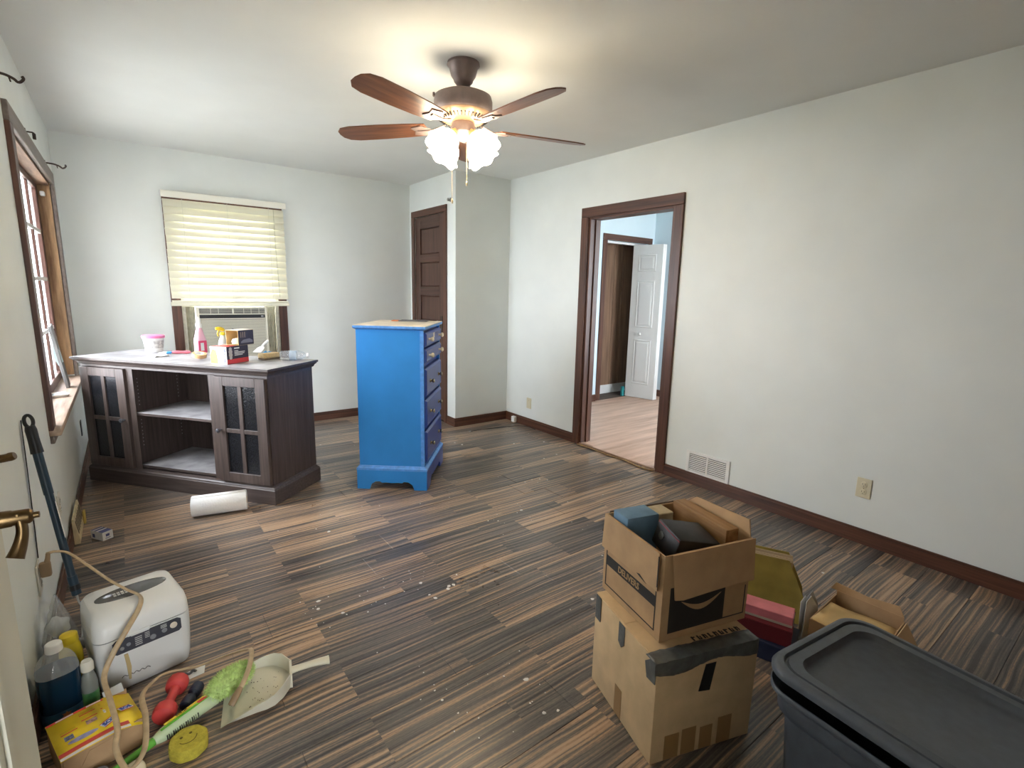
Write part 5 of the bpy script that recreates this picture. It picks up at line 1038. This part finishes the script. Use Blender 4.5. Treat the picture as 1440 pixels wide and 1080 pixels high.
# ---- brown extension cord
t = thing('extension_cord', 'long brown flat power cord draped over the bread maker from the outlet', 'cord')
CORD = mat('tan_cord', (0.46, 0.34, 0.20), 0.45, noise=0.12, nscale=50)
cpts = [(-0.296, 2.325, 0.395), (-0.279, 2.345, 0.388), (-0.245, 2.345, 0.372), (-0.19, 2.25, 0.352), (-0.135, 2.158, 0.325), (-0.085, 2.097, 0.297), (-0.046, 2.042, 0.284), (-0.052, 1.965, 0.281), (-0.087, 1.905, 0.252), (-0.125, 1.885, 0.2), (-0.152, 1.850, 0.152), (-0.138, 1.755, 0.13), (-0.122, 1.64, 0.115), (-0.126, 1.577, 0.1), (-0.101, 1.506, 0.085), (-0.066, 1.547, 0.088), (-0.058, 1.657, 0.1), (-0.064, 1.759, 0.1), (-0.041, 1.821, 0.09), (0.004, 1.871, 0.075), (0.095, 1.876, 0.055), (0.181, 1.864, 0.066), (0.232, 1.830, 0.085), (0.243, 1.770, 0.116), (0.226, 1.695, 0.122), (0.203, 1.655, 0.104), (0.184, 1.640, 0.086)]
q = B(); tube(q, smooth_path(cpts, 8), 0.0080, 10, flat=0.5); obj('cord', q, CORD, t, True)
q = B(); Mp = Matrix.Translation((-0.300, 2.322, 0.345)); box(q, -0.0235, 0.008, -0.012, 0.012, -0.034, 0.022, Mp, bev=0.007, seg=2); tube(q, [Mp @ Vector((-0.002, 0, 0.018)), Mp @ Vector((0.002, 0.001, 0.035)), (-0.296, 2.325, 0.395)], [0.009, 0.0075, 0.0065], 10); obj('plug', q, mat('brown_plug', (0.30, 0.20, 0.11), 0.5), t, True)
e0, e1 = Vector((0.186, 1.641, 0.088)), Vector((0.154, 1.618, 0.058)); dd = (e1-e0).normalized()
q = B(); tube(q, [e0-dd*0.004, e0, e0+dd*0.012, e1-dd*0.004, e1], [0.006, 0.009, 0.0115, 0.0115, 0.0105], 12, flat=0.7); so = obj('socket_end', q, mat('brown_plug', (0.30, 0.20, 0.11), 0.5), t, True)
q = B()
for s in (-1, 1): c_ = e1 + dd*0.0005 + dd.cross(Vector((0, 0, 1))).normalized()*0.004*s; tube(q, [c_-dd*0.001, c_+dd*0.0006], 0.0018, 8)
obj('slots', q, BLACK, so)

# ================================================================== BOXES AND TOTE, RIGHT SIDE
DUCT = mat('grey_duct_tape', (0.10, 0.105, 0.10), 0.42, noise=0.25, nscale=30, bump=0.4, bscale=70)
BTAPE = mat('black_tape', (0.02, 0.021, 0.021), 0.35, noise=0.2, nscale=30)
CTAPE = mat('brown_packing_tape', (0.33, 0.19, 0.075), 0.3)
# ---- large taped carton
t = thing('cardboard_box', 'large taped cardboard box standing on the floor under another box', 'box', (1.100, 0.748, 0.0008), -0.317)
LB, LH = 0.360, 0.333
q = B(); box(q, 0, LB, 0, LB, 0, LH, bev=0.003, seg=2); obj('carton', q, CARD, t, True)
q = B(); box(q, 0.004, LB-0.004, 0.002, LB/2-0.001, LH+0.0002, LH+0.0022); obj('top_flap', q, CARD, t)
q = B(); box(q, 0.004, LB-0.004, LB/2+0.001, LB-0.002, LH+0.0002, LH+0.0022); obj('top_flap', q, CARD, t)
def sheet(nm, m, fn, nu, nv, par, thick=0.0012):
    q = B(); g = [[q.verts.new(fn(i/nu, j/nv)) for j in range(nv+1)] for i in range(nu+1)]
    for i in range(nu):
        for j in range(nv): q.faces.new((g[i][j], g[i+1][j], g[i+1][j+1], g[i][j+1]))
    o = obj(nm, q, m, par, True); sm = o.modifiers.new('t', 'SOLIDIFY'); sm.thickness = thick; sm.offset = 1; return o
def edge_tape(u, v):     # tape folded over the top front edge, wrinkled
    x = -0.01 + (LB+0.006)*u; s = (v-0.5)*0.085; wr = 0.0015*math.sin(x*90+v*5) + 0.001*math.sin(x*210)
    return (x, 0.0 + s, LH+0.004+wr) if s > 0 else (x, -0.0025-abs(wr), LH+0.003+s*(0.9+0.25*math.sin(x*23)))
sheet('duct_tape', DUCT, edge_tape, 40, 8, t)
q = B(); prism(q, [(0.0, 0.0), (0.040, -0.005), (0.052, 0.040), (0.022, 0.068), (-0.002, 0.066)], 0, 0.002, Matrix(((0, 0, -1, -0.0008), (1, 0, 0, 0.002), (0, 1, 0, LH-0.068), (0, 0, 0, 1)))); obj('duct_tape', q, DUCT, t)
q = B(); prism(q, [(0.0, 0.005), (0.016, -0.012), (0.034, 0.0), (0.034, 0.068), (0.0, 0.068)], 0, 0.0015, Matrix(((0, 0, -1, -0.0008), (1, 0, 0, 0.168), (0, 1, 0, LH-0.070), (0, 0, 0, 1)))); obj('black_tape', q, DUCT, t)
q = B(); box(q, -0.003, -0.0008, 0.318, 0.352, LH-0.085, LH+0.002); obj('black_tape', q, DUCT, t)
q = B(); prism(q, [(0.150, LH-0.125), (0.190, LH-0.130), (0.205, LH-0.040), (0.168, LH-0.040)], 0, 0.0012, Matrix(((1, 0, 0, 0), (0, 0, -1, -0.0008), (0, 1, 0, 0), (0, 0, 0, 1)))); obj('black_tape', q, BTAPE, t)
for x0, x1, z1 in ((0.045, 0.095, 0.085), (0.105, 0.155, 0.090), (0.170, 0.215, 0.080), (0.235, 0.285, 0.095)):
    q = B(); box(q, x0, x1, -0.0012, -0.0004, 0.004, z1); obj('packing_tape', q, CTAPE, t)
q = B(); box(q, -0.0012, -0.0004, 0.165, 0.205, 0.004, 0.105); obj('packing_tape', q, CTAPE, t)
q = B()
for i in range(9):
    x = 0.16 + i*0.020; box(q, x, x+0.006, 0.048, 0.066, LH+0.0023, LH+0.0028); box(q, x, x+0.013, 0.060 - 0.012*(i % 2), 0.064 - 0.012*(i % 2), LH+0.0023, LH+0.0028)
    if i % 3: box(q, x+0.009, x+0.013, 0.048, 0.062, LH+0.0023, LH+0.0028)
obj('stencil_print', q, INK, t)
# ---- upper open carton
ub = thing('open_cardboard_box', 'open cardboard box with folded flaps and black printing, sitting on the large carton', 'box', (1.172, 0.799, 0.3372), -0.26)
UX, UY, UH, wt = 0.335, 0.310, 0.275, 0.004
q = B(); box(q, 0, UX, 0, wt, 0, UH); box(q, 0, UX, UY-wt, UY, 0, UH); box(q, 0, wt, wt, UY-wt, 0, UH); box(q, UX-wt, UX, wt, UY-wt, 0, UH); box(q, wt, UX-wt, wt, UY-wt, 0, wt); obj('carton', q, CARD2, ub)
def xface(par, nm, m, poly, off=-0.0006, th=0.0005):   # printed patch on the face looking along -x, poly in (y, z)
    q = B(); prism(q, poly, 0, th, Matrix(((0, 0, -1, off+th), (1, 0, 0, 0), (0, 1, 0, 0), (0, 0, 0, 1)))); return obj(nm, q, m, par)
def yface(par, nm, m, poly, off=-0.0006, th=0.0005):   # same on the face looking along -y, poly in (x, z)
    q = B(); prism(q, poly, 0, th, Matrix(((1, 0, 0, 0), (0, 0, -1, off+th), (0, 1, 0, 0), (0, 0, 0, 1)))); return obj(nm, q, m, par)
rect = lambda a, b, c, d: [(a, c), (b, c), (b, d), (a, d)]
xface(ub, 'print_band', INK, rect(0.030, 0.292, 0.098, 0.134))
for r_ in (rect(0.026, 0.031, 0.022, 0.150), rect(0.290, 0.295, 0.022, 0.165), rect(0.031, 0.290, 0.022, 0.026)): xface(ub, 'print_border', INK, r_)
o = lettering('DELIVERS', 0.030, mat('tan_ink_gap', (0.46, 0.30, 0.15), 0.8), ub, (-0.0012, 0.165, 0.116), (PI/2, 0, -PI/2), 0.0006, 0.92)
yface(ub, 'print_panel', INK, rect(0.028, 0.240, 0.022, 0.170)); yface(ub, 'print_border', INK, rect(0.240, 0.325, 0.022, 0.026)); yface(ub, 'print_border', INK, rect(0.321, 0.325, 0.026, 0.12))
arc = [(0.07+0.155*i/14, 0.118 - 0.040*math.sin(PI*i/14)) for i in range(15)]; arc2 = [(0.072+0.15*i/14, 0.118 - 0.022*math.sin(PI*i/14)) for i in range(14, -1, -1)]
yface(ub, 'swoosh_print', CARD2, arc+arc2, -0.0012)
# folded-down flaps (front one hangs over the printed panel, left one over the side)
FL = mat('ribbed_cardboard', (0.52, 0.335, 0.18), 0.8, noise=0.10, nscale=14, bump=0.1, bscale=300)
q = B(); fp = [(0.022, 0.0), (0.030, -0.135), (0.060, -0.140), (0.150, -0.135), (0.27, -0.130), (0.333, -0.132), (0.337, 0.0)]
prism(q, fp, 0, 0.004, Matrix.Translation((0, -0.0035, UH+0.002)) @ Matrix.Rotation(math.radians(-6), 4, 'X') @ Matrix(((1, 0, 0, 0), (0, 0, -1, 0), (0, 1, 0, 0), (0, 0, 0, 1)))); obj('flap', q, FL, ub)
q = B(); prism(q, [(0.018, 0.0), (0.012, -0.115), (0.308, -0.118), (0.306, 0.0)], 0, 0.004, Matrix.Translation((-0.0035, 0, UH+0.002)) @ Matrix.Rotation(math.radians(2.5), 4, 'Y') @ Matrix(((0, 0, -1, 0), (1, 0, 0, 0), (0, 1, 0, 0), (0, 0, 0, 1)))); fl2 = obj('flap', q, FL, ub)
q = B(); box(q, -0.012, -0.0100, 0.012, 0.016, UH-0.11, UH-0.005); obj('flap_crease', q, INK, ub)
q = B(); prism(q, [(0.11, 0.168), (0.095, 0.172), (0.06, 0.158), (0.085, 0.162)], 0, 0.0006, Matrix(((0, 0, -1, -0.0125), (1, 0, 0, 0), (0, 1, 0, 0), (0, 0, 0, 1)))); obj('tear_mark', q, INK, ub)
q = B(); prism(q, [(0.02, 0.0), (0.02, -0.10), (0.30, -0.10), (0.31, 0.0)], 0, 0.004, Matrix.Translation((0, UY+0.0045, UH)) @ Matrix.Rotation(math.radians(25), 4, 'X') @ Matrix(((1, 0, 0, 0), (0, 0, 1, 0), (0, 1, 0, 0), (0, 0, 0, 1)))); obj('flap', q, mat('dark_flap_print', (0.10, 0.06, 0.035), 0.8), ub)
q = B(); prism(q, [(0.005, 0.0), (0.02, 0.055), (0.25, 0.040), (0.30, 0.0)], 0, 0.004, Matrix.Translation((UX-0.008, 0, UH-0.002)) @ Matrix.Rotation(math.radians(6), 4, 'Y') @ Matrix(((0, 0, 1, 0), (1, 0, 0, 0), (0, 1, 0, 0), (0, 0, 0, 1)))); obj('flap', q, CARD2, ub)
def UP(x, y, z): c_, s_ = math.cos(-0.26), math.sin(-0.26); return (1.172 + c_*x - s_*y, 0.799 + s_*x + c_*y, 0.3372 + z)
# contents of the open carton
t = thing('blue_book_box', 'pale blue boxed book standing in the open carton', 'book', UP(0.012, 0.205, 0.0055), -0.26)
q = B(); box(q, 0, 0.125, 0, 0.082, 0, 0.292, bev=0.004, seg=2); obj('cover', q, mat('faded_blue_cloth', (0.13, 0.24, 0.36), 0.7, noise=0.15, nscale=20), t, True)
q = B(); box(q, 0.1252, 0.190, 0.006, 0.076, 0, 0.286, bev=0.003); obj('page_block', q, mat('aged_page', (0.52, 0.42, 0.27), 0.8, noise=0.15, nscale=30), t)
t = thing('black_case', 'scuffed black case with a small emblem lying tilted in the open carton', 'case', UP(0.075, 0.060, 0.205), -0.26, rot=(math.radians(8), math.radians(12), -0.26-0.10))
q = B(); box(q, 0, 0.155, 0.0, 0.125, 0, 0.085, bev=0.007, seg=2); obj('shell', q, mat('scuffed_black', (0.018, 0.016, 0.016), 0.5, noise=0.5, nscale=30), t, True)
q = B(); lathe(q, [(0.014, 0), (0.013, 0.002), (0.006, 0.003), (0, 0.003)], 10, Matrix.Translation((-0.0005, 0.085, 0.045)) @ Matrix.Rotation(-PI/2, 4, 'Y')); obj('emblem', q, mat('pewter_emblem', (0.12, 0.12, 0.11), 0.4, 0.6), t)
q = B(); box(q, -0.0008, 0.0012, 0.002, 0.120, 0.076, 0.079); obj('red_edge', q, mat('dull_red_edge', (0.25, 0.02, 0.03), 0.5), t)
BOXW = wood('warm_pine', (0.22, 0.105, 0.035), (0.42, 0.235, 0.095), 0, 0.55, 40, 3, world=False)
t = thing('wooden_tray', 'plain pine tray leaning inside the open carton', 'tray', UP(0.272, 0.292, 0.0065), -0.26, rot=(0, 0, -0.26-PI/2))
q = B(); box(q, 0, 0.25, -0.006, 0.006, 0.0, 0.285, bev=0.001); obj('base_board', q, BOXW, t)
for z0, z1 in ((0.0, 0.012), (0.273, 0.285)): q = B(); box(q, 0, 0.25, 0.0062, 0.045, z0, z1, bev=0.001); obj('rim', q, BOXW, t)
for x0, x1 in ((0, 0.012), (0.238, 0.25)): q = B(); box(q, x0, x1, 0.0062, 0.045, 0.0122, 0.2728, bev=0.001); obj('rim', q, BOXW, t)
# ---- storage tote
SLATE = mat('slate_blue_plastic', (0.085, 0.102, 0.128), 0.48, noise=0.10, nscale=40, bump=0.08, bscale=300)
TW, TL_, TH = 0.455, 0.62, 0.43
tc_ = Matrix.Rotation(-0.09, 4, 'Z') @ Vector((TW/2, -TL_/2, 0)) + Vector((1.20, 0.522, 0))
tt = thing('storage_tote', 'slate blue plastic storage tote with its lid not quite pressed down', 'storage tote', (tc_.x, tc_.y, 0.0008), -0.09)
q = B(); loft(q, [rrect(TW-i, TL_-i, r, z, 0, 0, 8) for i, r, z in ((0.120, 0.05, 0), (0.110, 0.055, 0.006), (0.070, 0.06, 0.31), (0.066, 0.06, 0.315), (0.040, 0.065, 0.330), (0.034, 0.065, 0.372), (0.020, 0.068, 0.376), (0.006, 0.070, 0.384), (0.004, 0.072, 0.398))], cap=False)
q.faces.new([v for v in q.verts][:36][::-1]); o = obj('tub', q, SLATE, tt, True); sm = o.modifiers.new('t', 'SOLIDIFY'); sm.thickness = 0.004; sm.offset = -1
q = B(); loft(q, [rrect(TW-i, TL_-i, r, z, 0, 0, 8) for i, r, z in ((0.012, 0.070, 0.0), (0.002, 0.072, 0.003), (0.0, 0.072, 0.014), (0.008, 0.070, 0.022), (0.026, 0.066, 0.026), (0.044, 0.062, 0.026), (0.050, 0.060, 0.017), (0.058, 0.058, 0.017), (0.064, 0.056, 0.024), (0.112, 0.052, 0.024), (0.124, 0.050, 0.010), (0.134, 0.048, 0.006))])
lid_o = obj('lid', q, SLATE, tt, True, loc=(0.0, 0, 0.415), rot=(0, math.radians(3.0), 0)); 
for s in (-1, 1): q = B(); box(q, -0.055, 0.055, s*0.290-0.014, s*0.290+0.014, 0.335, 0.365, bev=0.006, seg=2); obj('handle', q, SLATE, tt, True)
q = B(); bmesh.ops.create_icosphere(q, subdivisions=2, radius=0.009)
for v in q.verts: v.co = Vector((v.co.x*1.4, v.co.y, v.co.z*0.7 + 0.006)); v.co *= 1 + 0.2*math.sin(v.co.x*900)
tag(obj('dry_leaf', q, mat('dead_leaf', (0.09, 0.065, 0.03), 0.9), loc=(1.585, 0.07, 0.416)), 'small dried brown leaf on the tote lid', 'leaf')
# ---- heap behind the boxes
t = thing('yellow_file_box', 'olive yellow cardboard magazine file standing among the heap of boxes', 'file box', (2.03, 1.015, 0.0008), math.radians(-64))
OLV = mat('olive_yellow_card', (0.36, 0.27, 0.055), 0.7, noise=0.18, nscale=12)
q = B(); side_poly = [(0, 0), (0.27, 0), (0.25, 0.13), (0.185, 0.272), (0.0, 0.272)]
MYF = Matrix(((1, 0, 0, 0), (0, 0, 1, 0), (0, 1, 0, 0), (0, 0, 0, 1)))
prism(q, side_poly, 0, 0.003, MYF); obj('side', q, OLV, t)
q = B(); prism(q, side_poly, 0.082, 0.085, MYF); obj('side', q, OLV, t)
q = B(); box(q, 0, 0.003, 0.0032, 0.0818, 0, 0.270); obj('back', q, OLV, t)
q = B(); box(q, 0.0035, 0.28, 0.0032, 0.0818, 0, 0.003); obj('bottom', q, OLV, t)
q = B(); 
for i in range(9): box(q, 0.006, 0.20, 0.008+i*0.008, 0.011+i*0.008, 0.0035, 0.262+0.01*math.sin(i*2.3))
obj('papers', q, mat('manila_paper', (0.58, 0.44, 0.27), 0.8), t)
t = thing('pink_box', 'faded pink box resting on the dark books in the heap', 'box', (1.795, 0.935, 0.1385), math.radians(-70))
q = B(); box(q, 0, 0.235, 0, 0.075, 0, 0.042, bev=0.002); obj('carton', q, mat('faded_pink_card', (0.58, 0.17, 0.19), 0.6, noise=0.15, nscale=15), t)
q = B(); box(q, 0.001, 0.234, -0.0012, -0.0002, 0.001, 0.010); obj('edge_strip', q, mat('worn_cream_edge', (0.48, 0.40, 0.30), 0.7), t)
q = B(); box(q, 0.2352, 0.2362, 0.008, 0.05, 0.006, 0.036); obj('barcode_label', q, PAPER, t)
for (nm, lab, loc, rz, sx, sy, sz, col) in (('dark_book', 'dark blue book at the bottom of the heap behind the large carton', (1.76, 0.93, 0.0008), -72, 0.26, 0.17, 0.070, (0.014, 0.022, 0.055)), ('dark_book', 'dark red book under the pink box in the heap', (1.775, 0.92, 0.0718), -70, 0.23, 0.15, 0.066, (0.14, 0.012, 0.018))):
    t = thing(nm, lab, 'book', loc, math.radians(rz))
    q = B(); box(q, 0, sx, 0, sy, 0, 0.004, bev=0.001); box(q, 0, sx, 0, sy, sz-0.004, sz, bev=0.001); box(q, 0, sx, 0, 0.004, 0.004, sz-0.004); obj('cover', q, mat(nm + str(col[0]), col, 0.5), t)
    q = B(); box(q, 0.006, sx-0.006, 0.0045, sy-0.006, 0.0042, sz-0.0042); obj('pages', q, mat('aged_page', (0.52, 0.42, 0.27), 0.8), t)
t = thing('loose_papers', 'white and grey papers tucked beside the yellow file', 'papers', (2.045, 0.730, 0.0008), math.radians(-12))
for i, (a_, h_) in enumerate(((0.0, 0.20), (0.08, 0.215), (-0.06, 0.195))):
    q = B(); prism(q, [(-0.02, 0.0), (0.07, 0.0), (0.055, h_*0.7), (0.005, h_), (-0.02, h_*0.9)], 0, 0.0012, Matrix.Translation((0, 0.008*i, 0)) @ Matrix.Rotation(a_, 4, 'Y') @ Matrix.Rotation(PI/2, 4, 'X')); obj('sheet', q, mat('grey_paper', (0.50, 0.52, 0.54), 0.8) if i == 1 else PAPER, t)
t = thing('torn_carton', 'low torn carton with bent flaps lying behind the tote', 'box', (1.990, 0.465, 0.0008), 0.04)
cx_, cy_, chh = 0.27, 0.235, 0.145
q = B(); box(q, 0, cx_, 0, 0.004, 0, chh); box(q, 0, cx_, cy_-0.004, cy_, 0, chh); box(q, 0, 0.004, 0.004, cy_-0.004, 0, chh); box(q, cx_-0.004, cx_, 0.004, cy_-0.004, 0, chh+0.018); box(q, 0.004, cx_-0.004, 0.004, cy_-0.004, 0, 0.004); obj('carton', q, CARD2, t)
sheet('flap', CARDP, lambda u, v: (0.0 + 0.20*u, 0.006 + (cy_-0.012)*v, chh + 0.004 - 0.012*u + 0.004*math.sin(v*6)), 6, 8, t, 0.003)
q = B(); prism(q, [(0.0, 0.0), (0.25, 0.0), (0.20, -0.145), (0.06, -0.150)], 0, 0.004, Matrix.Translation((0.015, -0.004, chh)) @ Matrix.Rotation(math.radians(-38), 4, 'X') @ Matrix(((1, 0, 0, 0), (0, 0, -1, 0), (0, 1, 0, 0), (0, 0, 0, 1)))); obj('side_flap', q, CARD, t)
q = B(); prism(q, [(0.0, 0.0), (0.25, 0.0), (0.235, 0.030), (0.12, 0.022), (0.02, 0.034)], 0, 0.004, Matrix.Translation((cx_-0.002, 0.005, chh+0.018)) @ Matrix.Rotation(math.radians(12), 4, 'Y') @ Matrix(((0, 0, 1, 0), (1, 0, 0, 0), (0, 1, 0, 0), (0, 0, 0, 1)))); obj('back_flap', q, CARD2, t)

# ---- paint chips and plaster crumbs scattered over the boards (nobody could count them)
def clear_spot(x, y):
    for x0, x1, y0, y1 in ((-0.35, 1.15, 3.15, 5.3), (-0.33, 0.45, 1.4, 2.5), (1.05, 1.95, -0.2, 1.2), (1.7, 2.35, 0.45, 1.1)):
        if x0 < x < x1 and y0 < y < y1: return False
    return True
q = B()
spots = [(0.80, 1.30), (1.07, 1.15), (1.06, 1.05), (2.35, 2.75), (2.5, 2.55), (2.9, 2.5), (0.6, 2.0), (2.45, 1.35), (1.75, 2.3), (0.95, 1.95)]
for i in range(230):
    if i < 120: cx_, cy_ = random.choice(spots); x, y = random.gauss(cx_, 0.09), random.gauss(cy_, 0.07)
    else: x, y = random.uniform(-0.2, 3.1), random.uniform(0.5, 4.9)
    if not clear_spot(x, y) or x > XR-0.03: continue
    s_ = random.choice((0.002, 0.003, 0.003, 0.004, 0.006, 0.010)); n_ = 6; ph = random.uniform(0, 6)
    prism(q, [(x + s_*random.uniform(0.5, 1.2)*math.cos(ph+2*PI*k/n_), y + s_*random.uniform(0.5, 1.2)*math.sin(ph+2*PI*k/n_)) for k in range(n_)], 0.0003, 0.0013)
fk = obj('paint_chips', q, mat('chalky_chip', (0.72, 0.70, 0.66), 0.9)); fk['kind'] = 'stuff'; fk['label'] = 'scattered white paint chips on the laminate floor'; fk['category'] = 'debris'
